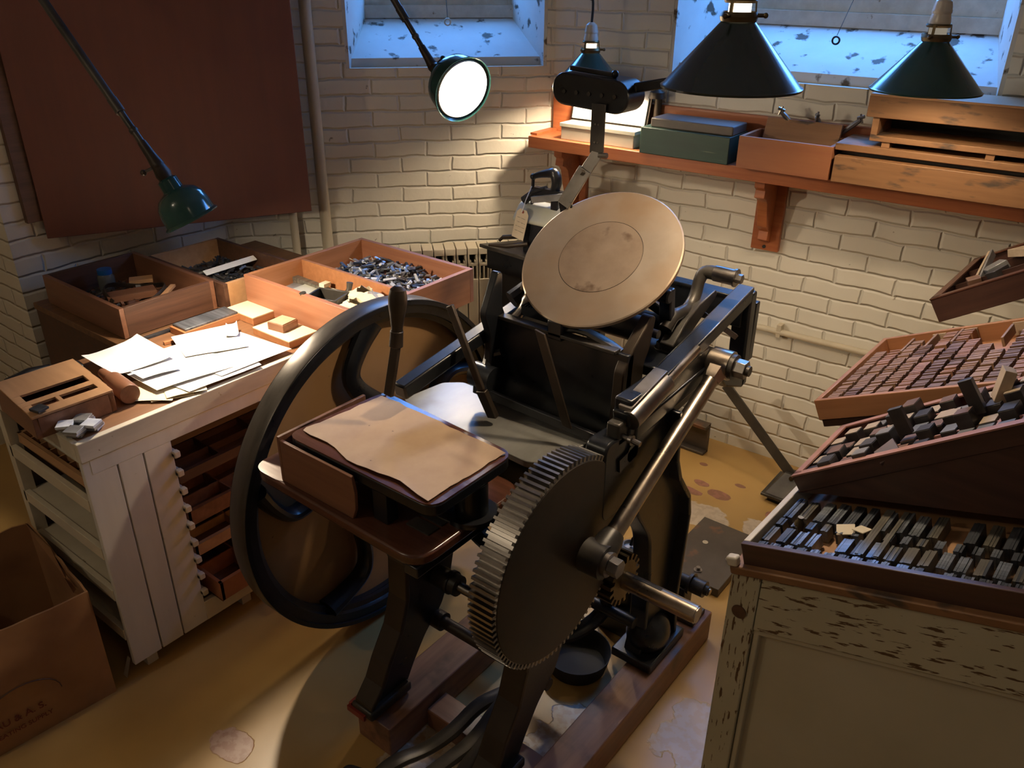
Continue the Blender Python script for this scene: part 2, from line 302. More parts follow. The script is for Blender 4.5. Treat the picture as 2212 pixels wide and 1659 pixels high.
# ---------------------------------------------------------------- the floor
def floor_mat():
    m, nt, N, L, B = nodes('ochre_floor_paint')
    tc = N.new('ShaderNodeTexCoord'); nz = N.new('ShaderNodeTexNoise'); nz.inputs['Scale'].default_value = 2.6; nz.inputs['Detail'].default_value = 7; L.new(tc.outputs['Object'], nz.inputs[0])
    cr = N.new('ShaderNodeValToRGB'); cr.color_ramp.elements[0].position = .3; cr.color_ramp.elements[1].position = .7
    cr.color_ramp.elements[0].color = (.40, .235, .075, 1); cr.color_ramp.elements[1].color = (.52, .33, .115, 1); L.new(nz.outputs[0], cr.inputs[0])
    col = cr.outputs[0]
    wn = N.new('ShaderNodeTexNoise'); wn.inputs['Scale'].default_value = 16; wn.inputs['Detail'].default_value = 6; L.new(tc.outputs['Object'], wn.inputs[0])
    fn = N.new('ShaderNodeTexNoise'); fn.inputs['Scale'].default_value = 45; fn.inputs['Detail'].default_value = 4; L.new(tc.outputs['Object'], fn.inputs[0])
    hsum = None
    def blob(cx, cy, rx, ry, c1, c2, wob=1.1):
        nonlocal col, hsum
        mp = N.new('ShaderNodeMapping'); mp.vector_type = 'TEXTURE'; mp.inputs['Location'].default_value = (cx, cy, 0); mp.inputs['Scale'].default_value = (rx, ry, 1)
        L.new(tc.outputs['Object'], mp.inputs[0]); le = N.new('ShaderNodeVectorMath'); le.operation = 'LENGTH'; L.new(mp.outputs[0], le.inputs[0])
        ad = N.new('ShaderNodeMath'); ad.operation = 'MULTIPLY_ADD'; ad.inputs[1].default_value = wob; L.new(wn.outputs[0], ad.inputs[0]); L.new(le.outputs['Value'], ad.inputs[2])
        mr = N.new('ShaderNodeMapRange'); mr.inputs['From Min'].default_value = 1 + wob/2; mr.inputs['From Max'].default_value = .93 + wob/2; L.new(ad.outputs[0], mr.inputs[0])
        c = N.new('ShaderNodeMix'); c.data_type = 'RGBA'; c.inputs[6].default_value = (*c1, 1); c.inputs[7].default_value = (*c2, 1)
        f = N.new('ShaderNodeMapRange'); f.inputs['From Min'].default_value = .44; f.inputs['From Max'].default_value = .54; L.new(fn.outputs[0], f.inputs[0]); L.new(f.outputs[0], c.inputs[0])
        mx = N.new('ShaderNodeMix'); mx.data_type = 'RGBA'; L.new(mr.outputs[0], mx.inputs[0]); L.new(col, mx.inputs[6]); L.new(c.outputs[2], mx.inputs[7]); col = mx.outputs[2]
        if hsum is None: hsum = mr.outputs[0]
        else:
            a = N.new('ShaderNodeMath'); a.operation = 'MAXIMUM'; L.new(hsum, a.inputs[0]); L.new(mr.outputs[0], a.inputs[1]); hsum = a.outputs[0]
    red = (.33, .13, .085); pale = (.50, .40, .30); dk = (.27, .12, .08)
    for b in FLOOR_BLOBS: blob(*b)
    L.new(col, B.inputs['Base Color']); B.inputs['Roughness'].default_value = .33
    mr = N.new('ShaderNodeMapRange'); mr.inputs['To Min'].default_value = .2; mr.inputs['To Max'].default_value = .46; L.new(nz.outputs[0], mr.inputs[0]); L.new(mr.outputs[0], B.inputs['Roughness'])
    sm = N.new('ShaderNodeMath'); sm.operation = 'MULTIPLY_ADD'; sm.inputs[1].default_value = -.7; L.new(hsum, sm.inputs[0]); L.new(nz.outputs[0], sm.inputs[2])
    bp = N.new('ShaderNodeBump'); bp.inputs['Strength'].default_value = .5; bp.inputs['Distance'].default_value = .003; L.new(sm.outputs[0], bp.inputs['Height']); L.new(bp.outputs[0], B.inputs['Normal'])
    return m
_r, _p, _d = (.35, .16, .11), (.52, .42, .31), (.27, .13, .08)
FLOOR_BLOBS = [(-1.39, .685, .062, .045, (.36, .19, .13), (.45, .28, .20)), (-.935, 2.40, .04, .028, _r, _d), (-1.03, 2.36, .055, .02, _r, _d), (-1.02, 2.43, .03, .018, _r, _d),
    (-.935, 2.25, .11, .075, _p, (.6, .5, .38)), (-.70, 2.30, .09, .07, _p, (.6, .5, .38)), (-.72, 2.40, .04, .03, _r, _d), (-1.07, 2.55, .016, .012, _d, _d), (-.90, 2.50, .022, .012, _r, _d),
    (-.52, 1.42, .09, .13, (.44, .31, .16), (.46,.35,.22), 1.5), (-.45, 1.0, .08, .10, (.46, .34, .19), (.5,.4,.26), 1.6), (-.98, .95, .12, .15, (.40, .27, .16), _p, 1.6), (-.75, 1.2, .1, .13, (.35, .24, .15), (.45, .36, .27), 1.6)]
M_['floor'] = floor_mat()

# ---------------------------------------------------------------- the room
CEIL = 2.45
struct(mk('floor', MB().box(-5.2, 2.2, -2.2, 3.4, -.1, 0), M_['floor'], M=Matrix.Identity(4)))
struct(mk('ceiling', MB().box(-5.2, 2.2, -2.2, 3.4, CEIL, CEIL+.1), M_['ceil']))
# back wall: local x runs along the wall to the right, local y into the wall
CB = Vector((-1.93, 2.714, 0)); aB = R(38 - 36)      # 2 degrees counter-clockwise
MBK = Matrix.Translation(CB) @ Matrix.Rotation(R(2), 4, 'Z')
LB = 3.95; T = .40
def wallbox(m, M, x0, x1, z0, z1, t=T): m.box(x0, x1, 0, t, z0, z1, M)
w2a, w2b, wz0, wz1 = .472, 1.50, 1.352, 2.12
m = MB()
wallbox(m, MBK, 0, w2a, 0, CEIL); wallbox(m, MBK, w2a, w2b, 0, wz0); wallbox(m, MBK, w2a, w2b, wz1, CEIL); wallbox(m, MBK, w2b, LB, 0, CEIL)
struct(mk('wall_back', m, M_['brick'], M=MBK))
# corner wall set at 135 degrees: local x runs along the wall to the right, ending at the far corner
dA = azdir(80)
MCN = Matrix(((dA.x, azdir(-10).x, 0, CB.x), (dA.y, azdir(-10).y, 0, CB.y), (0, 0, 1, 0), (0, 0, 0, 1)))
w1a, w1b = -.768, -.03
m = MB()
wallbox(m, MCN, -2.6, w1a, 0, CEIL); wallbox(m, MCN, w1a, w1b, 0, wz0-.012); wallbox(m, MCN, w1a, w1b, wz1, CEIL); wallbox(m, MCN, w1b, .15, 0, CEIL)
struct(mk('wall_corner', m, M_['brick'], M=MCN))
# left wall stub with its own brickwork, then the passage beyond
MLF = Matrix.Translation((-2.76, 1.0, 0)) @ Matrix.Rotation(R(90), 4, 'Z')
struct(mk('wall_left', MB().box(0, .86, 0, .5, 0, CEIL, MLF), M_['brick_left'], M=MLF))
MP = Matrix.Translation((-3.27, -2.2, 0)) @ Matrix.Rotation(R(90), 4, 'Z')
struct(mk('wall_passage', MB().box(0, 3.3, 0, .2, 0, CEIL, MP), M_['cream'], M=MP))
struct(mk('wall_near', MB().box(-3.3, 2.2, -2.3, -2.2, 0, CEIL), M_['cream']))
struct(mk('wall_right', MB().box(1.9, 2.1, -2.2, 3.0, 0, CEIL), M_['brick'], M=Matrix.Translation((1.9, -2.2, 0)) @ Matrix.Rotation(R(90), 4, 'Z')))
def window(n, M, a, b, z0):
    # sloping sill, splayed reveals, then the sash and glass
    s = MB(M); s.add([(a, .035, z0+.03), (b, .035, z0+.03), (b-.03, .30, z0+.160), (a+.03, .30, z0+.160), (a, .035, z0-.01), (b, .035, z0-.01), (b-.03, .30, z0), (a+.03, .30, z0)],
              [(0, 1, 2, 3), (0, 4, 5, 1), (1, 5, 6, 2), (2, 6, 7, 3), (3, 7, 4, 0), (4, 7, 6, 5)])
    fr = mk('window_%d' % n, s, M_['plaster'], M=M); struct(fr)
    for sd, nm in ((a, 'left'), (b, 'right')):
        k = 1 if sd == a else -1
        mk('reveal', MB(M).add([(sd-.001*k, .002, z0), (sd+.012*k, .002, z0), (sd+.09*k, .30, z0), (sd-.001*k, .30, z0), (sd-.001*k, .002, wz1), (sd+.012*k, .002, wz1), (sd+.09*k, .30, wz1), (sd-.001*k, .30, wz1)],
            [(0,1,2,3),(4,7,6,5),(0,4,5,1),(1,5,6,2),(2,6,7,3),(3,7,4,0)]), M_['plaster'], fr, M=M)
    f = MB(M); f.box(a, b, .27, .33, z0+.150, z0+.195); f.box(a, b, .285, .32, z0+.195, z0+.245); f.box(a, b, .28, .32, wz1-.04, wz1)
    f.box(a, a+.1, .28, .32, z0+.195, wz1); f.box(b-.1, b, .28, .32, z0+.195, wz1); f.box((a+b)/2-.015, (a+b)/2+.015, .285, .315, z0+.24, wz1-.03)
    mk('window_frame', f, M_['white_trim'], fr, M=M)
    mk('window_pane', MB(M).box(a+.09, b-.09, .298, .302, z0+.24, wz1-.03), M_['glass'], fr, M=M)
    return fr
window(1, MCN, w1a, w1b, wz0-.012); window(2, MBK, w2a, w2b, wz0)
# ---------------------------------------------------------------- hanging and swing-arm lamps
def pendant(c, zr, D, mat, label, power, knot=False, socket_long=False, glow=3.5):
    """conical enamel shade, rim centre c at height zr"""
    t = thing('pendant_lamp', label, 'lamp', (c[0], c[1], zr), 0, 'cone-shaded pendant lamps')
    r = D/2; h = D*.47; o = (c[0], c[1], zr)
    mk('lamp_shade', MB().lathe([(r+.003, 0), (r+.004, .004), (r, .006), (D*.105, h), (D*.10, h+.001), (r-.004, .004), (r-.002, 0), (r+.003, 0)], o, (0,0,1), 56), mat, t)
    mk('lamp_shade_lining', MB().lathe([(r-.005, .002), (D*.10-.002, h-.003), (D*.10-.003, h-.004), (r-.0065, .002)], o, (0,0,1), 56), M_['shade_in'], t)
    z = zr + h; g = MB()
    g.lathe([(.032, -.004), (.034, .004), (.031, .012), (.029, .010), (.030, 0), (.032, -.004)], (c[0], c[1], z), (0,0,1), 28)
    g.lathe([(.027, .026), (.029, .030), (.027, .034), (.025, .030), (.027, .026)], (c[0], c[1], z), (0,0,1), 28)
    for k in range(3):
        a = k*2.1+.4; ca, sa = math.cos(a), math.sin(a)
        g.cyl((c[0]+ca*.028, c[1]+sa*.028, z+.006), (c[0]+ca*.044, c[1]+sa*.044, z+.006), .0035, n=8); g.sphere((c[0]+ca*.046, c[1]+sa*.046, z+.006), .005, 8)
        g.bar((c[0]+ca*.029, c[1]+sa*.029, z+.004), (c[0]+ca*.027, c[1]+sa*.027, z+.032), .006, .003)
    mk('shade_holder', g, M_['brass'], t)
    L = .095 if socket_long else .07
    mk('lamp_socket', MB().lathe([(0, .028), (.024, .028), (.024, .04), (.021, .055), (.0225, .058), (.0225, .063), (.021, .066), (.021, L), (.018, L+.012), (.008, L+.02), (0, L+.02)], (c[0], c[1], z), (0,0,1), 28), M_['porcelain'], t)
    mk('light_bulb', MB().sphere((c[0], c[1], z-.040), .027, 20), emit('bulb_glow', (1.0, .79, .55), power), t)
    mk('bulb_neck', MB().cyl((c[0], c[1], z-.014), (c[0], c[1], z+.03), .020), emit('neck_glow', (1.0, .86, .66), glow), t)
    zt = z+L+.018
    if knot:
        pts = [(c[0], c[1], zt), (c[0]+.003, c[1], zt+.05), (c[0]-.002, c[1], zt+.085)]
        m = MB().tube(pts + [(c[0], c[1], zt+.12), (c[0], c[1], CEIL)], .0042, 8, smooth=1)
        d = rt
        lp = [Vector((c[0], c[1], zt+.083)) + d*a + Vector((0,0,b)) for a, b in ((0, 0), (-.03, -.004), (-.062, -.002), (-.072, .02), (-.068, .052), (-.045, .062), (-.026, .045), (-.012, .015), (0, .004))]
        m.tube(lp, .0042, 8, smooth=2); m.sphere((c[0], c[1], zt+.088), .011, 12); m.sphere((c[0]-.004, c[1], zt+.076), .009, 12)
    else: m = MB().cyl((c[0], c[1], zt), (c[0], c[1], CEIL), .0045)
    mk('lamp_cord', m, M_['cord'], t); return t
pendant((-.684, 1.525), 1.488, .25, M_['green_dark'], 'largest dark cone pendant lamp with glowing neck, hanging over the press', 620, socket_long=True)
pendant((-.526, 2.295), 1.417, .25, M_['green'], 'green cone pendant lamp on plain cord at right, above the stacked pine trays', 300, glow=.25)
pendant((-1.655, 2.535), 1.303, .25, M_['green'], 'blue-green cone pendant lamp with knotted looped cord, at the left end of the shelf', 700, knot=True)

def arm_lamp(rc, axis, D, depth, arm, mat, label, power, knob, bd=.42):
    rc = Vector(rc); ax = Vector(axis).normalized()     # axis points out of the mouth
    t = thing('swing_arm_lamp', label, 'lamp', tuple(rc), 0, 'swing-arm work lamps')
    r = D/2; b = rc - ax*depth
    prof = [(r*1.08, 0), (r*1.09, .003), (r, .008), (r*.99, depth*.40), (r*.93, depth*.66), (r*.74, depth*.88), (r*.50, depth*.98), (r*.40, depth*1.02), (r*.38, depth*1.35), (.016, depth*1.42)]
    inn = [(q[0]-.0015, q[1]-.001) for q in prof[2:7]]; lin = [(q[0]-.003, q[1]-.002) for q in prof[2:7]]; lin2 = [(q[0]-.0042, q[1]-.003) for q in prof[2:7]]
    mk('lamp_shade', MB().lathe(prof + [(.012, depth*1.2)] + inn[::-1] + [(r*1.07, .001), (r*1.08, 0)], rc, -ax, 48), mat, t)
    mk('lamp_shade_lining', MB().lathe([(r-.006, .003)] + lin + [(0, depth*.97), (0, depth*.955)] + lin2[::-1] + [(r-.006, .003)], rc, -ax, 48), M_['shade_in'], t)
    mk('light_bulb', MB().sphere(rc - ax*depth*bd, .026, 20).cyl(rc - ax*depth*.5, rc - ax*depth*.88, .013), emit('bulb_glow', (1.0, .82, .60), power), t)
    n = rc - ax*depth*1.4; j = n - ax*.035; a1 = Vector(arm[1]); a0 = j
    g = MB().tube([n, n - ax*.012, j - ax*.008], [.017, .020, .014], 14); g.sphere(j, .017, 12)
    kd = ax.cross(fw).normalized() * knob; g.cyl(j, j + kd*.035, .004, n=8); g.sphere(j + kd*.04, .008, 10)
    d = (a1 - j).normalized(); g.tube([j, j + d*.03, j + d*.07], [.017, .013, .011], 12)
    mk('swivel_joint', g, M_['cast_brown'], t)
    q = j + d*.07; m = MB().cyl(q, q + d*.10, .0085).sphere(q + d*.035, .0115, 10)
    m.cyl(q + d*.10, a1, .011); m.cyl(q + d*.09, q + d*.13, .0125)
    mk('lamp_arm', m, M_['cast_worn'], t, label='thin dark tubular arm')
    return t
# left lamp: head hangs down over the papers; its arm runs up and back to a ceiling bracket
arm_lamp((-1.925, 1.135, 1.100), rt*.42 + Vector((0, 0, -.9)) - azdir(0)*.02, .132, .082, (None, (-2.62, 1.04, 1.92)), M_['green'], 'green swing-arm lamp with bell shade hanging low over the lit papers', 1150, -1)
arm_lamp((-1.705, 1.941, 1.351), rt*.62 - up*.47 + Vector((.65, -.745, .13))*.64, .180, .095, (None, (-2.30, 1.92, 1.995)), M_['green'], 'swing-arm lamp tilted to show its glaring white mouth, in front of the left window', 300, 1, .22)

# ---------------------------------------------------------------- leaning panel, pipes, radiator
def vplane(p, q, z0, z1, t, back=1):
    p, q = Vector((p[0], p[1], 0)), Vector((q[0], q[1], 0)); d = (q - p).normalized(); n = Vector((-d.y, d.x, 0)) * back
    M = Matrix(((d.x, n.x, 0, p.x), (d.y, n.y, 0, p.y), (0, 0, 1, 0), (0, 0, 0, 1))); return M, (q - p).length
M, L = vplane((-2.725, 1.101), (-2.338, 1.84), .9, 2.2, .02)
b = mk('hanging_panel', MB(M).box(0, L, 0, .022, .9, 2.25), M_['board'], M=M, bevel=.002)
tag(b, 'large plain reddish-brown wooden panel hung on the left wall', 'panel')
b = mk('backing_board', MB().box(-2.757, -2.737, 1.06, 1.4, .955, 2.2), M_['dark_wood'], bevel=.002)
tag(b, 'dark narrow board behind the left edge of the reddish-brown panel', 'board')
def vpipe(x, y, r, z0, z1, label, z2=None):
    t = mk('wall_pipe', MB().cyl((x, y, z0), (x, y, z1), r, n=20).lathe([(r*1.0, .3), (r*1.35, .31), (r*1.35, .36), (r, .37)], (x, y, 0), (0,0,1), 20), M_['pipe']); tag(t, label, 'pipe', 'cream vertical wall pipes')
vpipe(-2.49, 2.02, .021, 0, CEIL, 'thick cream vertical pipe just right of the reddish-brown panel')
vpipe(-2.548, 1.915, .015, 0, CEIL, 'thinner cream pipe showing below the lower right corner of the panel')
pp = MB(MBK).cyl((.62, -.02, .52), (3.5, -.02, .535), .011); [pp.box(x-.008, x+.008, -.03, 0, .505, .55) for x in (1.0, 2.2)]
tag(mk('wall_conduit', pp, M_['pipe'], M=MBK), 'thin cream horizontal pipe low along the right-hand brick wall', 'pipe')
t = thing('radiator', 'cream cast-iron column radiator below the left window', 'radiator', M=MCN @ Matrix.Translation((-.45, -.13, 0)))
for i in range(21):
    x = -.86 + i*.0433; w_ = .0198; f0, f1 = -.172, -.155; m = MB(MCN)
    m.box(x-w_, x+w_, -.175, -.085, .676, .702)
    m.box(x-w_, x-.0125, f0, -.10, .575, .676); m.box(x+.0125, x+w_, f0, -.10, .575, .676)
    m.box(x-.0125, x-.006, f0, f1, .640, .652); m.box(x+.006, x+.0125, f0, f1, .640, .652)
    m.box(x-w_, x+w_, f0, f1, .628, .640); m.box(x-.0035, x+.0035, f0, f1, .575, .628)
    m.box(x-w_, x+w_, -.175, -.085, .09, .576)
    mk('radiator_section', m, M_['pipe'], t, bevel=.002)
    mk('recess_shade', MB(MCN).box(x-.0125, x+.0125, -.104, -.10, .576, .676), M_['black_void'], t)  # black plate standing for the shade inside the section slots
m = MB(MCN)
for x in (-.83, .0): m.box(x-.015, x+.015, -.17, -.09, 0, .10)
mk('radiator_feet', m, M_['pipe'], t)

# ---------------------------------------------------------------- wall shelf; S() maps shelf coordinates (along, out, up) onto the back wall
def SM(): return MBK
SX = .921      # shelf coordinate 0 sits this far from the room corner
m = MB(MBK); m.box(.008, SX+.98, -.175, 0, 1.068, 1.11)
sh = thing('bracketed_shelf', 'long orange-brown wooden wall shelf on carved brackets', 'shelf', M=MBK @ Matrix.Translation((SX, -.09, 1.068)))
mk('shelf_board', m, M_['shelf_wood'], sh, bevel=.002)
mk('back_rail', MB(MBK).box(.012, SX+.98, -.018, 0, 1.11, 1.245), M_['shelf_wood'], sh, bevel=.002)
mk('end_piece', MB(MBK).box(.0, .030, -.15, -.018, 1.11, 1.118), M_['shelf_wood'], sh)
def bracket(x):
    m = MB(MBK); m.box(x-.048, x+.048, -.02, 0, .805, 1.068)
    prof = [(-.15, 1.068), (-.15, 1.045), (-.135, 1.035), (-.14, 1.01), (-.115, 1.0), (-.10, .985), (-.085, .93), (-.075, .90), (-.05, .88), (-.055, .85), (-.02, .835), (-.02, 1.068)]
    m.prism(prof, lambda u, v, t: (t, u, v), x-.017, x+.017)
    br = mk('shelf_bracket', m, M_['shelf_wood'], sh, bevel=.0015)
    mk('screw', MB(MBK).cyl((x, -.024, .818), (x, -.018, .818), .006, n=10), M_['black_void'], br)
bracket(.125); bracket(SX-.02); bracket(SX+.90)
# things standing on the shelf
Z = 1.11
def sbox(name, x0, x1, y0, y1, z0, z1, mat, label, cat, bevel=.002, parent=None, M=MBK):
    o = mk(name, MB(M).box(x0, x1, -y0, -y1, z0, z1), mat, parent, M=None if parent else M @ Matrix.Translation(((x0+x1)/2, -(y0+y1)/2, z0)), bevel=bevel)
    if label and not parent: tag(o, label, cat)
    return o
def openbox(name, label, cat, x0, x1, y0, y1, z0, z1, t, mat, M=MBK, part='box_side', bot=True, mat2=None):
    T_ = thing(name, label, cat, M=M @ Matrix.Translation(((x0+x1)/2, (y0+y1)/2, z0)))
    for nm, a in ((part, (x0, x1, y0, y0+t)), (part, (x0, x1, y1-t, y1)), (part, (x0, x0+t, y0+t, y1-t)), (part, (x1-t, x1, y0+t, y1-t))):
        mk(nm, MB(M).box(a[0], a[1], a[2], a[3], z0, z1), mat, T_, bevel=.001)
    if bot: mk('bottom', MB(M).box(x0+t, x1-t, y0+t, y1-t, z0, z0+t*.6), mat2 or mat, T_)
    return T_
b = sbox('file_box', SX-.785, SX-.486, .03, .15, Z, 1.155, M_['white_box'], 'pale grey-white metal file box at the left end of the shelf', 'box')
mk('lid', MB(MBK).box(SX-.79, SX-.481, -.153, -.03, 1.155, 1.168), M_['white_box'], b, bevel=.001)
MC = MBK @ Matrix.Translation((SX-.64, -.075, 1.1755)) @ Matrix.Rotation(R(-14), 4, 'X')
c = mk('card_sheet', MB(MC).box(-.148, .152, 0, .006, 0, .12), M_['paper'], M=MC, bevel=.001); tag(c, 'glaringly lit white card leaning behind the grey-white file box', 'card')
mk('mount', MB(MC).box(-.156, .160, .006, .013, -.006, .128), M_['cast_brown'], c, bevel=.001)
gb = thing('green_box', 'dark green painted wooden box on the shelf under a grey slab', 'box', M=MBK @ Matrix.Translation((SX-.28, -.1, Z)))
mk('box_body', MB(MBK).box(SX-.443, SX-.124, -.185, -.035, Z, 1.196), M_['green_box'], gb, bevel=.002)
sl = sbox('slab', SX-.418, SX-.125, .05, .165, 1.196, 1.226, M_['grey_book'], 'dark grey flat slab lying on the green box', 'slab', .004)
ob = openbox('drawer_box', 'orange-brown wooden drawer overhanging the shelf front, right of the green box', 'drawer', SX-.087, SX+.203, -.205, -.035, Z+.002, 1.21, .012, M_['box_orange'])
ML = MBK @ Matrix.Translation((SX+.064, -.10, 1.175)) @ Matrix.Rotation(R(-24), 4, 'X')
o = mk('pine_board', MB(ML).box(-.118, .118, 0, .012, -.01, .085), M_['shelf_pine'], M=ML, bevel=.001); tag(o, 'tan wooden board with a knot leaning inside the orange-brown drawer', 'board')
def clamp(x, y, a, label, s=1.0):
    Mx = MBK @ Matrix.Translation((x, y, 1.24)) @ Matrix.Rotation(R(a), 4, 'Z') @ Matrix.Rotation(R(20), 4, 'Y')
    m = MB(Mx); m.tube([(-.04*s, 0, .02), (-.02*s, 0, .012), (.01*s, 0, .0), (.035*s, 0, -.012)], [.006, .008, .007, .005], 8); m.cyl((-.042*s, 0, .008), (-.042*s, 0, .036), .003, n=8); m.cyl((-.052*s, 0, .026), (-.03*s, 0, .026), .005, n=8)
    tag(mk('small_clamp', m, M_['steel_grey'], M=Mx), label, 'clamp', 'small metal clamps in the shelf drawer')
clamp(SX+.015, -.06, 10, 'small metal clamp at the left behind the leaning tan board'); clamp(SX+.20, -.055, 170, 'small metal clamp at the right behind the leaning tan board')
clamp(SX+.105, -.05, 70, 'small dark clamp in the middle behind the leaning tan board', .6)
# long pine tray and the open-fronted crate on it
lt = thing('long_tray', 'long shallow pine tray with dark gap below its lid, lowest on the shelf', 'tray', M=MBK @ Matrix.Translation((SX+.6, -.1, Z)))
mk('tray_body', MB(MBK).box(SX+.213, SX+.96, -.21, -.03, Z+.002, 1.188), M_['shelf_pine'], lt, bevel=.002)
mk('tray_lid', MB(MBK).box(SX+.205, SX+.97, -.195, -.02, 1.202, 1.222), M_['shelf_pine'], lt, bevel=.002)
mk('gap_shade', MB(MBK).box(SX+.22, SX+.95, -.17, -.03, 1.188, 1.202), M_['black_void'], lt)  # black filler painted in for the shade in the gap below the lid
cr = thing('open_crate', 'open-fronted grubby pine crate stacked on the long tray', 'crate', M=MBK @ Matrix.Translation((SX+.7, -.1, 1.235)))
m = MB(MBK); m.box(SX+.295, SX+.97, -.19, -.02, 1.238, 1.254); mk('crate_floor', m, M_['shelf_pine'], cr, bevel=.001)
mk('crate_side', MB(MBK).box(SX+.295, SX+.313, -.19, -.02, 1.254, 1.303), M_['shelf_pine'], cr, bevel=.001)
mk('crate_back_shade', MB(MBK).box(SX+.313, SX+.97, -.035, -.02, 1.254, 1.303), M_['black_void'], cr)  # back coloured black to give the shade inside the crate
for x in (.33, .60, .87): mk('crate_foot', MB(MBK).box(SX+x, SX+x+.022, -.185, -.03, 1.2225, 1.238), M_['shelf_pine'], cr)
tr = thing('top_tray', 'upturned pine tray topping the stack at the right end of the shelf', 'tray', M=MBK @ Matrix.Translation((SX+.7, -.1, 1.303)))
mk('tray_body', MB(MBK).box(SX+.277, SX+.99, -.20, -.03, 1.304, 1.362), M_['shelf_pine'], tr, bevel=.002)
mk('tray_cap', MB(MBK).box(SX+.28, SX+.98, -.205, -.03, 1.362, 1.368), M_['tan_wood'], tr)
m = MB(MBK).cyl((SX-.462, -.045, 1.1105), (SX-.462, -.03, 1.29), .013); m.lathe([(0, .0), (.03, .0), (.026, .02), (.010, .03)], (SX-.462, -.045, 1.27), (0,0,1), 16)
tag(mk('dark_fitting', m, M_['cast_brown']), 'dark metal fitting standing between the white card and the grey slab', 'fitting')
# ring hanging on a string before each window
def ring(M, x, y, z, zt, mat, label):
    m = MB(M).tube([(x + .011*math.cos(a*math.pi/8), y, z + .011*math.sin(a*math.pi/8)) for a in range(16)], .0032, 8, closed=True)
    t = mk('pull_ring', m, mat, M=M @ Matrix.Translation((x, y, z))); tag(t, label, 'ring', 'window pull rings')
    mk('string', MB(M).cyl((x, y, z+.012), (x+.006, y+.13, zt), .0011, n=6), M_['cord'], t)
ring(MBK, .99, .10, 1.475, 1.62, M_['cast'], 'small dark ring hanging on a string in the right window')
ring(MCN, -.385, .12, 1.485, 1.63, M_['white_trim'], 'small pale ring hanging on a string in the left window')

# ---------------------------------------------------------------- white desk with case racks
DX0, DX1, DY0, DY1 = -2.19, -1.75, .655, 1.93
dk = thing('work_desk', 'white-painted open-sided wooden work desk along the left wall', 'desk', ((DX0+DX1)/2, 1.3, 0))
mk('desk_top', MB().box(DX0+.01, DX1-.012, DY0+.012, DY1-.01, .700, .7205), M_['desktop'], dk)
tr_ = MB(); tr_.box(DX1-.012, DX1+.004, DY0, DY1, .672, .722); tr_.box(DX0, DX1-.012, DY0, DY0+.012, .672, .722); tr_.box(DX0, DX1-.012, DY1-.01, DY1, .672, .722)
mk('top_edging', tr_, M_['white_trim'], dk, bevel=.002)
mk('front_rail', MB().box(DX1-.014, DX1, DY0+.02, DY1, .632, .672), M_['lilac'], dk, bevel=.001)
pl = [(.657, .735), (.737, .80), (.802, .875)]
for i, (a, b_) in enumerate(pl): mk('side_plank', MB().box(DX1-.016, DX1-.001, a, b_-.002, .052, .671 if i < 2 else .632), M_['lilac'], dk, bevel=.0015)
mk('inner_post', MB().box(DX1-.05, DX1-.018, .80, .865, .06, .66), M_['dark_wood'], dk)
for i, z in enumerate([.60, .545, .49, .435, .38, .325, .27, .215, .16]): mk('runner', MB().box(DX1-.06, DX1+.012, .868, .884, z-.014, z).prism(rnd([(.868, z-.014), (.884, z-.014), (.884, z+.004), (.868, z+.004)], .004), YZ, DX1-.002, DX1+.014), M_['white_trim'], dk, bevel=.002)
mk('bottom_rail', MB().box(DX1-.016, DX1, .872, 1.90, .052, .115), M_['cream'], dk, bevel=.002)
mk('post', MB().box(DX0, DX0+.03, DY0, DY0+.03, .05, .69), M_['cream'], dk, bevel=.001)
mk('post', MB().box(DX0, DX0+.03, DY1-.03, DY1, .05, .69), M_['cream'], dk, bevel=.001)
mk('post', MB().box(DX1-.03, DX1-.016, DY1-.05, DY1, .05, .69), M_['cream'], dk, bevel=.001)
mk('partition', MB().box(DX0+.03, DX1-.02, .868, .872, .30, .69), M_['cream'], dk)
for z in (.56, .42, .29, .16):
    mk('shelf_rail', MB().box(DX0+.02, DX1-.016, DY0, DY0+.014, z-.03, z+.004), M_['cream'], dk, bevel=.001)
    if z < .5: mk('shelf', MB().box(DX0+.02, DX1-.017, DY0+.014, .866, z-.012, z-.002), M_['cream'], dk)
mk('back_panel', MB().box(DX0-.002, DX0+.006, .66, 1.92, .052, .69), M_['dark_wood'], dk)
for y in (.70, 1.0, 1.85): mk('foot', MB().box(DX1-.06, DX1-.03, y, y+.03, 0, .052), M_['cream'], dk)
mk('foot', MB().box(DX0+.02, DX0+.05, .7, .73, 0, .052), M_['cream'], dk); mk('foot', MB().box(DX0+.02, DX0+.05, 1.85, 1.88, 0, .052), M_['cream'], dk)
mk('gusset', MB().add([(-1.80, .662, .052), (-1.785, .662, .052), (-1.78, .64, .001), (-1.80, .64, .001)], [(0,1,2,3)]), M_['cream'], dk)
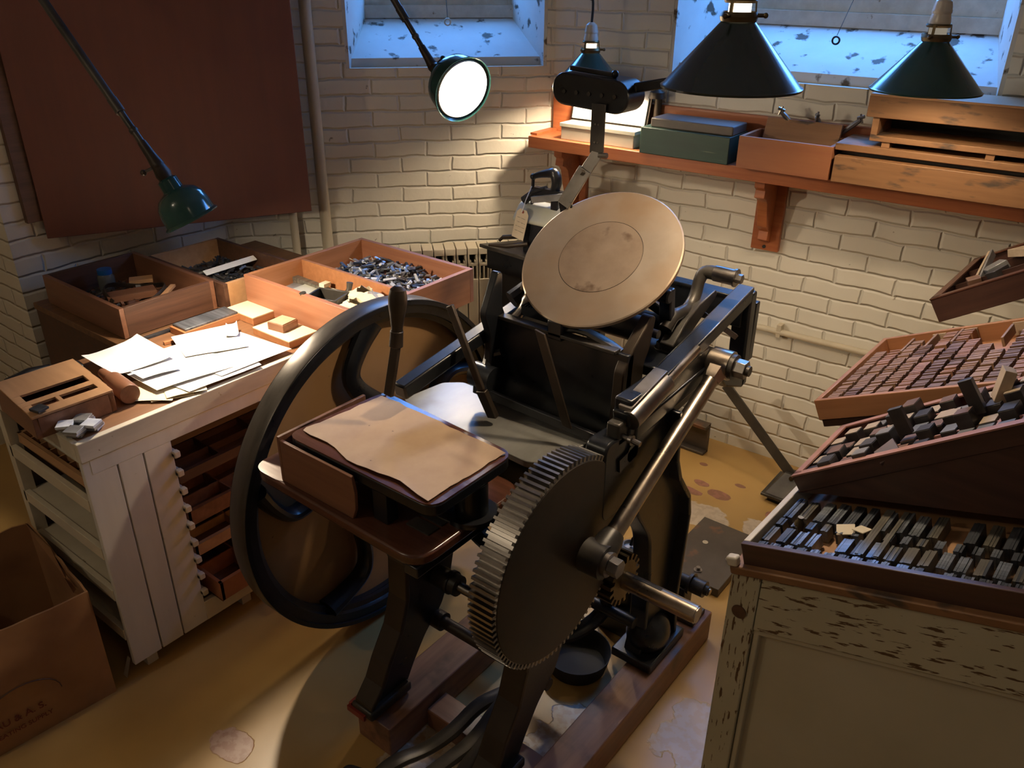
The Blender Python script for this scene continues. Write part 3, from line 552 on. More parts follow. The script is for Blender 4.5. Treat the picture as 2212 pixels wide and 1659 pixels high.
# cases kept in the desk
def case(z, x1, y0, y1, mat, label, h=.03, x0=-2.15, parts=4, ydiv=True, mw=None):
    t = thing('type_case', label, 'type case', ((x0+x1)/2, (y0+y1)/2, z), 0, 'type cases stored in the desk')
    m = MB(); m.box(x1-.012, x1, y0, y1, z, z+h); m.box(x0, x0+.01, y0, y1, z, z+h); m.box(x0, x1, y0, y0+.01, z, z+h); m.box(x0, x1, y1-.01, y1, z, z+h)
    mk('case_frame', m, mat, t, bevel=.001); mk('case_bottom', MB().box(x0+.01, x1-.012, y0+.01, y1-.01, z, z+.005), mw or M_['dark_wood'], t)
    d = MB()
    for k in range(1, parts+1): x = x0+(x1-x0)*k/(parts+1); d.box(x-.002, x+.002, y0+.01, y1-.01, z+.005, z+h-.004)
    for k in range(1, 6): y = y0+(y1-y0)*k/6; d.box(x0+.01, x1-.012, y-.002, y+.002, z+.005, z+h-.004)
    mk('divider', d, mat, t); return t
case(.585, -1.80, .885, 1.75, M_['dark_wood'], 'dark type case, topmost in the desk rack'); case(.475, -1.79, .885, 1.75, M_['dark_wood'], 'dark compartmented type case, second from top in the desk rack')
case(.355, -1.765, .885, 1.75, M_['mahogany_light'], 'reddish type case in the middle of the desk rack', .045); case(.255, -1.765, .885, 1.75, M_['tan_wood'], 'paler brown type case low in the desk rack', .035)
case(.128, -1.70, .90, 1.60, M_['box_orange'], 'orange-fronted type case pulled out lowest in the desk rack', .06, parts=3)
t = case(.575, -1.80, .672, .86, M_['tan_wood'], 'narrow case of metal type on the end shelf of the desk', .03, x0=-2.14, parts=6); t['group'] = 'cases on the desk end shelves'
# brown chest behind the desk
ch = thing('brown_chest', 'dark brown wooden chest behind the white desk, carrying two drawers', 'chest', (-2.44, 1.45, 0))
mk('chest_top', MB().box(-2.70, -2.192, 1.0, 1.84, .702, .722), M_['brown_top'], ch, bevel=.001)
mk('chest_side', MB().box(-2.70, -2.20, 1.005, 1.025, .35, .702), M_['dark_wood'], ch); mk('chest_leg', MB().box(-2.70, -2.665, 1.005, 1.04, 0, .35), M_['dark_wood'], ch); mk('chest_leg', MB().box(-2.24, -2.205, 1.005, 1.04, 0, .35), M_['dark_wood'], ch)
mk('chest_back', MB().box(-2.70, -2.68, 1.025, 1.83, .1, .702), M_['dark_wood'], ch); mk('chest_leg', MB().box(-2.24, -2.205, 1.80, 1.835, 0, .702), M_['dark_wood'], ch)

# ---------------------------------------------------------------- drawers on the desk
def drawer(name, label, x0, x1, y0, y1, z0, z1, mat, mat2, t=.014, div=None, inner=None, raise_=.0):
    T_ = thing(name, label, 'drawer', ((x0+x1)/2, (y0+y1)/2, z0))
    for a in ((x0, x1, y0, y0+t), (x0, x1, y1-t, y1)): mk('drawer_side', MB().box(*a, z0, z1), mat2, T_, bevel=.001)
    for a in ((x0, x0+t, y0+t, y1-t), (x1-t, x1, y0+t, y1-t)): mk('drawer_side', MB().box(*a, z0, z1), mat, T_, bevel=.001)
    mk('drawer_bottom', MB().box(x0+t, x1-t, y0+t, y1-t, z0, z0+.008+raise_), inner or mat2, T_)
    if div: mk('divider', MB().box(x0+t, x1-t, div-.006, div+.006, z0+.008, z1-.004), mat, T_, bevel=.001)
    return T_
rng = random.Random(5)
drawer('desk_drawer_box', 'bright orange pine drawer split in two, at the far end of the desk', -2.14, -1.63, 1.40, 1.885, .7225, .832, M_['orange_pine'], M_['orange_pine_x'], .016, 1.615, raise_=.028)
drawer('desk_drawer_box', 'dark brown drawer of odds and ends at the left on the chest', -2.655, -2.205, 1.03, 1.335, .724, .815, M_['dark_wood'], M_['mahogany_light'], .014)
drawer('desk_drawer_box', 'tan-sided drawer of inked black type in the left rear corner', -2.60, -2.17, 1.345, 1.62, .724, .806, M_['tan_wood'], M_['dark_wood'], .014)
def chips(name, label, cat, x0, x1, y0, y1, z0, n, mats, smax=.03, hz=.03, kind='stuff', part=None):
    """heap of loose metal and wooden type"""
    per = {}
    for i in range(n):
        mt = rng.choice(mats); m = per.setdefault(mt.name, (MB(), mt))[0]
        a = rng.uniform(.006, smax); b_ = rng.uniform(.003, .010); c_ = rng.uniform(.002, .008)
        x = rng.uniform(x0+.02, x1-.02); y = rng.uniform(y0+.02, y1-.02); q = 1 - ((x-(x0+x1)/2)/((x1-x0)/2))**2 * .6
        Mx = Matrix.Translation((x, y, z0 + rng.uniform(.004, hz)*q)) @ Matrix.Rotation(rng.uniform(0, 3.1), 4, 'Z') @ Matrix.Rotation(rng.gauss(0, .35), 4, 'X') @ Matrix.Rotation(rng.gauss(0, .3), 4, 'Y')
        m.box(-a/2, a/2, -b_/2, b_/2, -c_/2, c_/2, Mx)
    first = None
    for nm, (m, mt) in per.items():
        if first is None: first = mk(name, m, mt); tag(first, label, cat, kind=kind)
        else:
            o = mk('loose_type', m, mt, first); o['kind'] = 'stuff'
    return first
chips('type_heap', 'glinting heap of loose metal type in the rear half of the orange drawer', 'metal type', -2.11, -1.66, 1.63, 1.865, .757, 650, [M_['lead'], M_['lead3'], M_['lead2'], M_['blockgrey'], M_['lead3'], M_['paper_blue']], .045, .05)
chips('type_heap', 'heap of black type and leads in the tan-sided rear drawer', 'metal type', -2.56, -2.19, 1.36, 1.60, .733, 330, [M_['blockdark'], M_['lead3'], M_['blockdark']], .045, .045)
chips('type_heap', 'dim jumble of dark scraps in the dark brown drawer', 'scraps', -2.63, -2.22, 1.045, 1.32, .733, 170, [M_['blockdark'], M_['dark_wood'], M_['blockdark'], M_['mahogany']], .06, .03)
def flat(name, label, cat, x, y, z, w_, l, h, a, mat, group=None, bevel=.0006, tilt=0, parent=None):
    Mx = Matrix.Translation((x, y, z)) @ Matrix.Rotation(R(a), 4, 'Z') @ Matrix.Rotation(R(tilt), 4, 'X')
    o = mk(name, MB(Mx).box(-w_/2, w_/2, -l/2, l/2, 0, h), mat, parent, M=None if parent else Mx, bevel=bevel)
    if not parent: tag(o, label, cat, group)
    return o
# front half of the orange drawer
flat('metal_plate', 'shiny grey metal plate lying in the front half of the orange drawer', 'metal plate', -2.04, 1.50, .759, .12, .15, .006, 12, M_['blockgrey'])
flat('metal_plate', 'olive-grey card lying behind the shiny plate in the orange drawer', 'card', -1.995, 1.545, .7655, .13, .10, .006, 4, M_['white_box'])
flat('metal_bar', 'long dark metal bar along the left side of the orange drawer', 'metal bar', -2.05, 1.575, .759, .16, .022, .022, -2, M_['lead2'])
flat('yellow_block', 'small yellow paper strip folded on the metal bar in the orange drawer', 'paper strip', -1.975, 1.575, .7815, .022, .03, .012, 5, M_['paper_cream'])
flat('metal_plate', 'blue-grey metal plate in the right corner of the orange drawer', 'metal plate', -1.69, 1.545, .765, .06, .08, .004, 20, M_['blockgrey'], tilt=12)
ib = openbox('iron_box', 'small black iron box with lugs in the front half of the orange drawer', 'iron box', -.052, .052, -.042, .042, 0, .055, .006, M_['cast_worn'], M=Matrix.Translation((-1.85, 1.480, .759)) @ Matrix.Rotation(R(18), 4, 'Z'))
for s in (-1, 1): Mq = wm(ib); mk('lug', MB(Matrix.Translation((-1.85, 1.480, .759)) @ Matrix.Rotation(R(18), 4, 'Z')).tube([(s*.03, s*.044, .03), (s*.04, s*.058, .055), (s*.042, s*.062, .075)], [.009, .008, .010], 10), M_['cast_worn'], ib)
def bag(x, y, z, s, a, label, seed):
    rg = random.Random(seed); m = MB(); n, k = 14, 8; vs = []; fs = []
    for j in range(k+1):
        v = j/k; r = s*(.55 + .5*math.sin(v*3.0))*(1 if j < k-1 else .7)
        for i in range(n):
            an = 2*math.pi*i/n; q = r*(1 + rg.uniform(-.22, .22)); vs.append((x + q*math.cos(an+a)*1.15, y + q*math.sin(an+a)*.75, z + v*s*1.25 + rg.uniform(-.1, .1)*s))
    for j in range(k):
        for i in range(n): i2 = (i+1) % n; fs.append((j*n+i, j*n+i2, (j+1)*n+i2, (j+1)*n+i))
    fs.append(tuple(reversed(range(n)))); m.add(vs, fs); o = mk('paper_bag', m, M_['paper_cream'], sharp=.25); tag(o, label, 'paper bag', 'crumpled paper bags in the orange drawer')
bag(-1.765, 1.550, .759, .056, .3, 'crumpled yellow paper bag standing behind the iron box', 3); bag(-1.725, 1.478, .759, .050, 1.2, 'crumpled yellow paper bag nearest the front corner of the orange drawer', 8)
# odds and ends in the dark drawer
jr = mk('glass_jar', MB().lathe([(0, 0), (.024, 0), (.026, .006), (.026, .052), (.02, .062), (.019, .062), (.024, .05), (.024, .006), (0, .005)], (-2.575, 1.185, .7335), (0,0,1), 24), M_['jar_glass']); tag(jr, 'small glass jar with blue lid in the dark brown drawer', 'jar')
mk('lid', MB().cyl((-2.575, 1.185, .7955), (-2.575, 1.185, .811), .022), M_['blue_plastic'], jr)
cv = [(-2.40+.10*math.cos(a), 1.185+.085*math.sin(a), .775+.015*math.sin(a*2)) for a in [i*.35 for i in range(-2, 15)]]
tag(mk('leather_strap', MB().tube(cv, .009, 6, sq=(.25, 1), smooth=1), M_['cast_brown']), 'dark curved strap coiled in the dark brown drawer', 'strap')
flat('picture_frame', 'reddish wooden frame lying inside the coiled strap', 'frame', -2.40, 1.17, .762, .14, .055, .02, 70, M_['mahogany_light']); flat('wooden_stick', 'pale wooden stick in the near corner of the dark brown drawer', 'stick', -2.29, 1.225, .785, .015, .12, .008, 40, M_['tan_wood'])
flat('wooden_block', 'pale wooden wedge at the back of the dark brown drawer', 'block', -2.50, 1.26, .765, .07, .04, .012, 60, M_['tan_wood'])
flat('tin_lid', 'white card strip with red print in the tan-sided rear drawer', 'card strip', -2.36, 1.50, .785, .20, .022, .003, 92, M_['paper'], tilt=30)

# ---------------------------------------------------------------- papers, blocks and tools on the desk
DT = .7215
def sheet(pts, z, mat, label, cat='paper', group=None, curl=0, seed=0):
    rg = random.Random(seed); cx = sum(p[0] for p in pts)/len(pts); cy = sum(p[1] for p in pts)/len(pts); N = 9; vs = []; fs = []
    A, B_, C_, D_ = [Vector((p[0], p[1], 0)) for p in pts]
    for j in range(N):
        for i in range(N):
            u, v = i/(N-1), j/(N-1); p = (A*(1-u)+B_*u)*(1-v) + (D_*(1-u)+C_*u)*v
            vs.append((p.x, p.y, z + curl*max(0, abs(u-.5)*2-.5)**2 + .0015*math.sin(5*u+seed)*math.cos(4*v+seed)))
    n = len(vs); vs += [(a, b_, c_-.0008) for a, b_, c_ in vs]
    for j in range(N-1):
        for i in range(N-1):
            a = j*N+i; fs += [(a, a+1, a+N+1, a+N), (n+a, n+a+N, n+a+N+1, n+a+1)]
    for i in range(N-1):
        fs += [(i, n+i, n+i+1, i+1), ((N-1)*N+i, (N-1)*N+i+1, n+(N-1)*N+i+1, n+(N-1)*N+i), (i*N, (i+1)*N, n+(i+1)*N, n+i*N), (i*N+N-1, n+i*N+N-1, n+(i+1)*N+N-1, (i+1)*N+N-1)]
    o = mk('paper_sheet', MB().add(vs, fs), mat, sharp=1.2); tag(o, label, cat, group); return o
PG = 'sheets spread under the left lamp'; w0 = 'white sheet in the dazzling spread of papers under the left lamp'
sheet([(-1.80, .87), (-1.755, .96), (-1.90, 1.02), (-1.94, .90)], DT+.003, M_['paper_cream'], 'cream slip poking out at the near end of the papers, lowest', group='cream slips under the papers', seed=1)
sheet([(-1.835, .845), (-1.765, .905), (-1.87, 1.0), (-1.93, .92)], DT+.006, M_['paper_cream'], 'cream slip fanned just above the lowest one, nearest the mallet', group='cream slips under the papers', seed=2)
sheet([(-1.78, .90), (-1.745, .99), (-1.86, 1.05), (-1.90, .95)], DT+.009, M_['paper_cream'], 'cream slip fanned furthest from the mallet, at the desk edge', group='cream slips under the papers', seed=3)
sheet([(-1.76, .95), (-1.752, 1.16), (-1.95, 1.20), (-1.97, .93)], DT+.012, M_['paper'], w0, group=PG, seed=4)
sheet([(-1.77, 1.05), (-1.765, 1.27), (-1.97, 1.25), (-1.98, 1.04)], DT+.015, M_['paper'], w0, group=PG, seed=5)
sheet([(-1.82, .90), (-1.79, 1.10), (-2.02, 1.13), (-2.05, .90)], DT+.018, M_['paper'], w0, group=PG, seed=6)
sheet([(-1.93, 1.05), (-1.86, 1.20), (-2.03, 1.26), (-2.08, 1.10)], DT+.021, M_['paper'], w0, group=PG, seed=7)
sheet([(-1.96, .87), (-1.95, 1.03), (-2.15, 1.04), (-2.13, .87)], DT+.024, M_['paper'], 'white sheet with curled end nearest the mallet', curl=.03, seed=8)
sheet([(-1.89, .905), (-1.87, 1.0), (-1.93, 1.0), (-1.95, .905)], DT+.0262, M_['paper_blue'], 'white sheet with bluish print at the near edge of the papers', seed=9)
sheet([(-1.95, 1.19), (-1.93, 1.22), (-2.01, 1.27), (-2.02, 1.24)], DT+.027, M_['paper'], 'narrow white slip standing out at the far edge of the papers', curl=.03, seed=10)
fb = flat('type_forme', 'shallow wooden galley of grey metal lines behind the papers', 'galley', -2.115, 1.235, DT, .075, .19, .02, 0, M_['orange_pine'])
mk('type_lines', MB().box(-2.148, -2.082, 1.147, 1.323, DT+.02, DT+.027), M_['lead'], fb, bevel=.001)
flat('furniture_stick', 'thin wooden strip beside the galley of grey lines', 'strip', -2.075, 1.16, DT, .012, .16, .008, -12, M_['orange_pine']); flat('metal_rule', 'long dark metal rule lying along the back of the desk', 'rule', -2.165, 1.06, DT, .008, .17, .008, 0, M_['lead3'])
def wblock(name, label, x, y, z, w_, l, h, a, cat='block'):
    o = flat(name, label, cat, x, y, z, w_, l, h-.003, a, M_['orange_pine']); mk('cream_face', MB(Matrix.Translation((x, y, z)) @ Matrix.Rotation(R(a), 4, 'Z')).box(-w_/2, w_/2, -l/2, l/2, h-.003, h), M_['paper_cream'], o); return o
wblock('wooden_block', 'cream-topped square wooden block beside the galley of grey lines', -2.075, 1.372, DT, .13, .095, .024, 0); wblock('wooden_block', 'larger cream-topped wooden block near the flywheel', -1.875, 1.335, DT, .165, .10, .022, 0)
pb = flat('printing_block', 'small printing block with engraved grey face on the larger cream-topped block', 'printing block', -1.885, 1.338, DT+.022, .06, .06, .022, 8, M_['mahogany_light']); mk('engraved_face', MB(Matrix.Translation((-1.885, 1.338, DT+.044)) @ Matrix.Rotation(R(8), 4, 'Z')).box(-.027, .027, -.027, .027, 0, .003), M_['blocktan'], pb)
for k, (dx, dy) in enumerate([(-.075, .0), (-.07, .02)]): pass
# mallet: cylinder lying on the desk
tag(mk('wooden_mallet', MB().lathe([(0, 0), (.022, 0), (.024, .004), (.026, .10), (.024, .106), (0, .107)], (-1.94, .852, DT+.026), (1, -.12, 0), 28).lathe([(.012, 0), (.015, .06), (.013, .07), (0, .072)], (-2.005, .86, DT+.024), (1, -.12, 0), 16), M_['mahogany_light']), 'brown cylindrical wooden mallet head lying beside the papers', 'mallet')
# tan slotted box (wedge-topped)
tb = thing('slotted_box', 'tan wooden box with slotted top at the near end of the desk', 'box', (-1.92, .715, DT)); MT = Matrix.Translation((-2.045, .625, DT)) @ Matrix.Rotation(R(-3), 4, 'Z')
m = MB(MT); m.prism([(0, 0), (.205, 0), (.205, .050), (.16, .060), (0, .068)], lambda u, v, t: (u, t, v), 0, .012); m.prism([(0, 0), (.205, 0), (.205, .050), (.16, .060), (0, .068)], lambda u, v, t: (u, t, v), .173, .185); m.box(0, .012, .012, .173, 0, .066); m.box(.193, .205, .012, .173, 0, .050)
mk('box_body', m, M_['mahogany_light'], tb, bevel=.001)
m = MB(MT @ Matrix.Translation((0, 0, .068)) @ Matrix.Rotation(R(4.8), 4, 'Y')); m.box(0, .095, 0, .185, 0, .006); m.box(.095, .13, 0, .02, 0, .006); m.box(.095, .13, .165, .185, 0, .006); m.box(.13, .15, 0, .185, 0, .006); m.box(.15, .175, 0, .022, 0, .006); m.box(.15, .175, .075, .085, 0, .006); m.box(.15, .175, .165, .185, 0, .006); m.box(.175, .206, 0, .185, 0, .006)
mk('slotted_lid', m, M_['tan_wood'], tb, bevel=.001); mk('box_floor', MB(MT).box(.01, .2, .01, .175, .02, .024), M_['mahogany'], tb)
flat('blue_scrap', 'small blue-grey metal scrap on the near corner of the slotted box', 'scrap', -1.855, .64, DT+.062, .03, .028, .006, 15, M_['lead3'])
# stack of banded metal squares
for i in range(16):
    k = i // 4; x = -1.835 + (i % 2)*.040 + k*.006; y = .682 + ((i // 2) % 2)*.040 - k*.004
    flat('metal_tile', 'small pale blue-grey metal square in the banded pile on the desk corner', 'metal square', x, y, DT+.0001+k*.0068, .034, .034, .0064, 38+rng.uniform(-14, 14), M_['blockgrey'] if i % 3 else M_['paper_blue'], 'banded metal squares')
flat('grey_pouch', 'grey-blue flat tool behind the slotted box', 'tool', -2.13, .80, DT, .045, .13, .018, -6, M_['lead3'], bevel=.006)
tag(mk('brush', MB().tube([(-2.165, .69, DT+.012), (-2.165, .75, DT+.014), (-2.165, .80, DT+.012)], [.010, .016, .010], 12), M_['cast']), 'black oval brush lying behind the slotted box', 'brush')
# ---------------------------------------------------------------- the platen press
PR = thing('platen_press', 'big black treadle platen printing press with flywheel, gear and round ink disc', 'printing press', (-.93, 1.25, 0))
K, KW, KB = M_['cast'], M_['cast_worn'], M_['cast_brown']
front = [(.895, .10), (.90, .13), (.935, .17), (.96, .22), (1.005, .29), (1.03, .37), (1.035, .47), (1.01, .56), (.985, .64), (.97, .67), (1.36, .67), (1.34, .60), (1.28, .53), (1.21, .45), (1.185, .34), (1.15, .27), (1.09, .22), (1.045, .16), (1.01, .10)]
rear = [(1.20, .86), (1.46, .83), (1.475, .70), (1.50, .64), (1.56, .56), (1.575, .50), (1.56, .26), (1.575, .10), (1.43, .10), (1.455, .18), (1.45, .36), (1.43, .50), (1.36, .60), (1.33, .67), (1.20, .67)]
SH = (1.295, .475)      # main shaft y, z
GC = (1.075, .655)      # gear centre
def flange(poly, x0, x1, i0, i1, w=.012):
    m = MB()
    for i in range(i0, i1): m.bar((x0/2+x1/2, *poly[i]), (x0/2+x1/2, *poly[i+1]), abs(x1-x0), w, upv=(1, 0, 0) if False else (0, .3, 1), e=.002)
    return m
L1 = MB().prism(rnd(front, .015), YZ, -1.145, -1.115).prism(rnd([(1.20, .74), (1.46, .74)] + rear[2:], .015), YZ, -1.145, -1.115)
mk('side_frame', L1, K, PR, bevel=.003)
fl = MB(); pts = front[:10]
for i in range(9): fl.bar((-1.135, *pts[i]), (-1.135, *pts[i+1]), .058, .014, upv=(0, .8, .6), e=.003)
mk('frame_flange', fl, KB, PR, bevel=.003)
mk('side_frame', MB().prism(rnd(front, .015), YZ, -.80, -.77), K, PR, bevel=.003)
fl = MB()
for i in range(9): fl.bar((-.785, *pts[i]), (-.785, *pts[i+1]), .058, .014, upv=(0, .8, .6), e=.003)
mk('frame_flange', fl, KB, PR, bevel=.003)
mk('rear_leg', MB().prism(rnd(rear, .03), YZ, -.755, -.705), K, PR, bevel=.005)
fl = MB(); rp = rear[1:8]
for i in range(6): fl.bar((-.715, *rp[i]), (-.715, *rp[i+1]), .075, .012, upv=(0, .8, .6), e=.002)
mk('leg_flange', fl, K, PR, bevel=.003)
mk('foot', MB().sphere((-.72, 1.50, .16), .062, 24, (.9, 1, 1)).box(-.78, -.665, 1.42, 1.60,   .10, .125), K, PR, bevel=.004)
for x in (-1.135, -.785): mk('foot', MB().box(x-.035, x+.035, .885, 1.02, .099, .125), KW if x < -1 else K, PR, bevel=.006)
mk('foot_edge', MB().box(-1.178, -1.170, .885, 1.0, .097, .118).box(-1.178, -1.12, .878, .885, .097, .112), M_['red_paint'], PR, label='red-painted foot edge')
mk('foot', MB().box(-1.17, -1.10, 1.43, 1.60,   .10, .125), K, PR, bevel=.005)
mk('tie_rod', MB().cyl((-1.14, 1.13, .24), (-.77, 1.13, .24), .015).cyl((-1.12, 1.13, .24), (-1.09, 1.13, .24), .024), KB, PR)
mk('tie_rod', MB().cyl((-1.14, 1.42, .24), (-.72, 1.42, .24), .015), K, PR)
mk('cross_shaft', MB().cyl((-1.12, 1.14, .37), (-.78, 1.14, .37), .0125), M_['steel_grey'], PR)
mk('shaft_boss', MB().cyl((-1.12, 1.14, .37), (-1.045, 1.14, .37), .026).cyl((-1.075, 1.14, .37), (-1.065, 1.14, .37), .030), KW, PR)
mk('cross_brace', MB().tube([(-1.12, 1.24, .50), (-1.03, 1.22, .46), (-.93, 1.18, .50), (-.80, 1.18, .52)], [.03, .022, .022, .03], 10, smooth=2), K, PR)
mk('cross_brace', MB().box(-1.12, -.77, 1.20, 1.215, .56, .66), K, PR, bevel=.003)
mk('cross_brace', MB().box(-1.12, -.77, 1.36, 1.38, .60, .70), K, PR, bevel=.003)
# flywheel
FX0, FX1, FR = -1.480, -1.420, .462
fwh = mk('flywheel', MB().lathe([(FR-.045, 0), (FR, 0), (FR, FX1-FX0), (FR-.012, FX1-FX0), (FR-.012, FX1-FX0-.006), (FR-.036, FX1-FX0-.008), (FR-.038, FX1-FX0-.020), (FR-.052, FX1-FX0-.024), (FR-.052, .024), (FR-.045, .015), (FR-.045, 0)], (FX0, *SH), (1, 0, 0), 120), K, PR)
mk('rim_face', MB().lathe([(FR+.0004, .002), (FR+.0012, .004), (FR+.0012, FX1-FX0-.004), (FR+.0004, FX1-FX0-.002)], (FX0, *SH), (1, 0, 0), 120), M_['rim'], fwh)
xc = (FX0+FX1)/2
mk('hub', MB().cyl((FX0-.005, *SH), (FX1+.02, *SH), .055).cyl((FX1+.0, *SH), (FX1+.03, *SH), .04), K, fwh)
for k in range(5):
    a = math.radians(98 + 72*k); P = []
    for r_, da in ((.05, -60), (.10, -45), (.155, -20), (.21, 0), (.265, 8), (.32, 9), (.375, 0), (.418, -7)):
        P.append((xc, SH[0]+r_*math.cos(a+math.radians(da)), SH[1]+r_*math.sin(a+math.radians(da))))
    mk('spoke', MB().tube(P, [.038, .036, .032, .029, .027, .027, .030, .036], 12, sq=(1, .62), smooth=2), K, fwh)
mk('guard_disc', MB().lathe([(0, -.006), (FR-.02, -.006), (FR-.02, -.001), (0, -.001)], (FX0, *SH), (1, 0, 0), 96), M_['masonite'], PR, label='tan round hardboard disc behind the spokes')
mk('main_shaft', MB().cyl((FX0-.02, *SH), (-.515, *SH), .0205, n=28).cyl((-.516, *SH), (-.512, *SH), .0185, n=28), M_['steel'], PR)
mk('keyway', MB().box(-.67, -.60, SH[0]-.004, SH[0]+.004, SH[1]+.0185, SH[1]+.0209), M_['black_void'], PR)
def gearwheel(m, x0, x1, c, r, n, h, hub=0):
    P = []
    for i in range(n):
        for da, rr in ((-.30, r-h), (-.24, r), (.0, r), (.24, r), (.30, r-h)): P.append((c[0]+rr*math.cos((i+da*.8)*2*math.pi/n), c[1]+rr*math.sin((i+da*.8)*2*math.pi/n)))
        P.append((c[0]+(r-h)*math.cos((i+.5)*2*math.pi/n), c[1]+(r-h)*math.sin((i+.5)*2*math.pi/n)))
    k = len(P); vs = [(x0, *p) for p in P]+[(x1, *p) for p in P]+[(x0, *c), (x1, *c)]
    fs = [(i, (i+1) % k, k+(i+1) % k, k+i) for i in range(k)]+[(2*k, (i+1) % k, i) for i in range(k)]+[(2*k+1, k+i, k+(i+1) % k) for i in range(k)]
    return m.add(vs, fs)
GR = .221; GX0, GX1 = -.765, -.708
gr = mk('drive_gear', gearwheel(MB(), GX0, GX1, GC, GR, 96, .011), M_['steel_grey'], PR, sharp=.4)
mk('gear_web', MB().lathe([(0, 0), (GR-.012, 0), (GR-.012, .0025), (GR-.016, .003), (0, .003)], (GX1-.0008, *GC), (1, 0, 0), 96), KB, gr)
mk('pinion', gearwheel(MB(), -.77, -.69, SH, .062, 17, .014), M_['brass'], PR, sharp=.4)
# connecting rods (side arms)
PIN = (1.140, .640); TOP = (1.628, .888)
def conrod(x, lo, hi, r, mt, mt2, full=True):
    d = (Vector((0, *hi)) - Vector((0, *lo))).normalized(); lo3, hi3 = Vector((x, *lo)), Vector((x, *hi))
    o = mk('connecting_rod', MB().cyl(lo3 + d*.045, hi3 - d*.05, r, r*.95, n=28), mt, PR)
    if full:
        mk('crank_pin_eye', MB().cyl((x-.028, *lo), (x+.020, *lo), .036, n=32).tube([lo3, lo3 + d*.05, lo3 + d*.065], [.032, .027, .022], 20), KW, o)
        mk('pin_washer', MB().cyl((x+.02, *lo), (x+.030, *lo), .026, n=28), mt2, o); mk('hex_nut', MB().cyl((x+.030, *lo), (x+.052, *lo), .020, n=6), mt2, o, bevel=.001)
        mk('rod_eye', MB().cyl((x-.075, *hi), (x-.02, *hi), .030, n=32).cyl((x-.022, *hi), (x+.024, *hi), .034, n=32).tube([hi3, hi3 - d*.045, hi3 - d*.055], [.030, .024, .020], 6), mt, o)
        mk('rod_collar', MB().cyl((x+.024, *hi), (x+.034, *hi), .029, n=28), KW, o); mk('hex_nut', MB().cyl((x+.034, *hi), (x+.060, *hi), .022, n=6), mt2, o, bevel=.001); mk('stud', MB().cyl((x+.058, *hi), (x+.068, *hi), .012), KW, o)
    return o
conrod(-.672, PIN, TOP, .0185, M_['steel'], M_['steel_grey'])
mk('bearing_boss', MB().cyl((-.76, *TOP), (-.742, *TOP), .052, n=32).cyl((-.745, *TOP), (-.735, *TOP), .044, n=32), K, PR)
# upper side frames: rails carrying rollers
def railset(x, side):
    m = MB(); w_ = .045
    m.prism(rnd([(1.27, .865), (1.285, .905), (1.50, .942), (1.80, .998), (1.86, .985), (1.875, .93), (1.86, .735), (1.80, .725), (1.70, .775), (1.64, .83), (1.50, .80), (1.36, .79), (1.28, .80)], .02), YZ, x-w_/2, x+w_/2)
    return m
m = MB()
m.bar((-.718, 1.27, .885), (-.718, 1.83, .985), .040, .034); m.bar((-.72, 1.835, .99), (-.72, 1.850, .735), .045, .034, upv=(0, 1, 0)); m.bar((-.72, 1.85, .745), (-.72, 1.74, .79), .045, .03)
m.bar((-.72, 1.75, .785), (-.72, 1.66, .87), .045, .035); m.bar((-.72, 1.30, .845), (-.72, 1.66, .865), .048, .04); m.box(-.742, -.70, 1.28, 1.62, .84, .925); m.bar((-.72, 1.30, .80), (-.72, 1.64, .835), .03, .028)
mk('upper_frame', m, K, PR, bevel=.005)
mk('frame_cap', MB().bar((-.72, 1.45, .925), (-.72, 1.835, .998), .040, .014), KW, PR, bevel=.003)
mk('frame_strap', MB().box(-.712, -.698, 1.857, 1.882, .80, .955), K, PR, bevel=.003)
m = MB(); m.bar((-1.15, 1.085, .880), (-1.145, 1.83, 1.0), .036, .034); m.bar((-1.145, 1.835, 1.0), (-1.145, 1.85, .74), .045, .034, upv=(0, 1, 0)); m.box(-1.16, -1.13, 1.40, 1.70, .82, .93)
mk('upper_frame', m, K, PR, bevel=.005)
mk('rear_cross_plate', MB().box(-1.13, -.715, 1.815, 1.835, .90, .975).box(-1.13, -.715, 1.81, 1.85, .972, .98), K, PR, bevel=.003)
for x in (-.845, -.815): mk('bolt', MB().cyl((x, 1.812, .935), (x, 1.80, .935), .009, n=6), K, PR)
mk('roller_track', MB().prism([(1.545, .935), (1.60, .975), (1.66, 1.0), (1.74, 1.012), (1.75, 1.0), (1.74, .99), (1.56, .905)], YZ, -.79, -.755), KW, PR, bevel=.003)
# roller arm block and spring rod at the near end of the right rail
mk('spring_barrel', MB().cyl((-.70, 1.275, .885), (-.70, 1.415, .915), .022, n=24).bar((-.712, 1.275, .905), (-.712, 1.415, .935), .03, .018), M_['steel_grey'], PR, bevel=.001)
mk('spring_rod', MB().cyl((-.70, 1.41, .914), (-.70, 1.55, .944), .010), M_['steel'], PR)
mk('end_block', MB().box(-.735, -.705, 1.245, 1.285, .835, .885), KW, PR, bevel=.004); mk('set_screw', MB().cyl((-.71, 1.262, .855), (-.665, 1.262, .85), .006, n=10).cyl((-.69, 1.262, .852), (-.683, 1.262, .852), .011, n=14), M_['steel_grey'], PR)
mk('roller_pivot', MB().cyl((-.74, 1.46, .82), (-.70, 1.46, .82), .018), K, PR)
mk('roller_pivot', MB().cyl((-.74, 1.30, .80), (-.70, 1.30, .80), .022).bar((-.71, 1.25, .79), (-.71, 1.32, .80), .02, .03), K, PR)
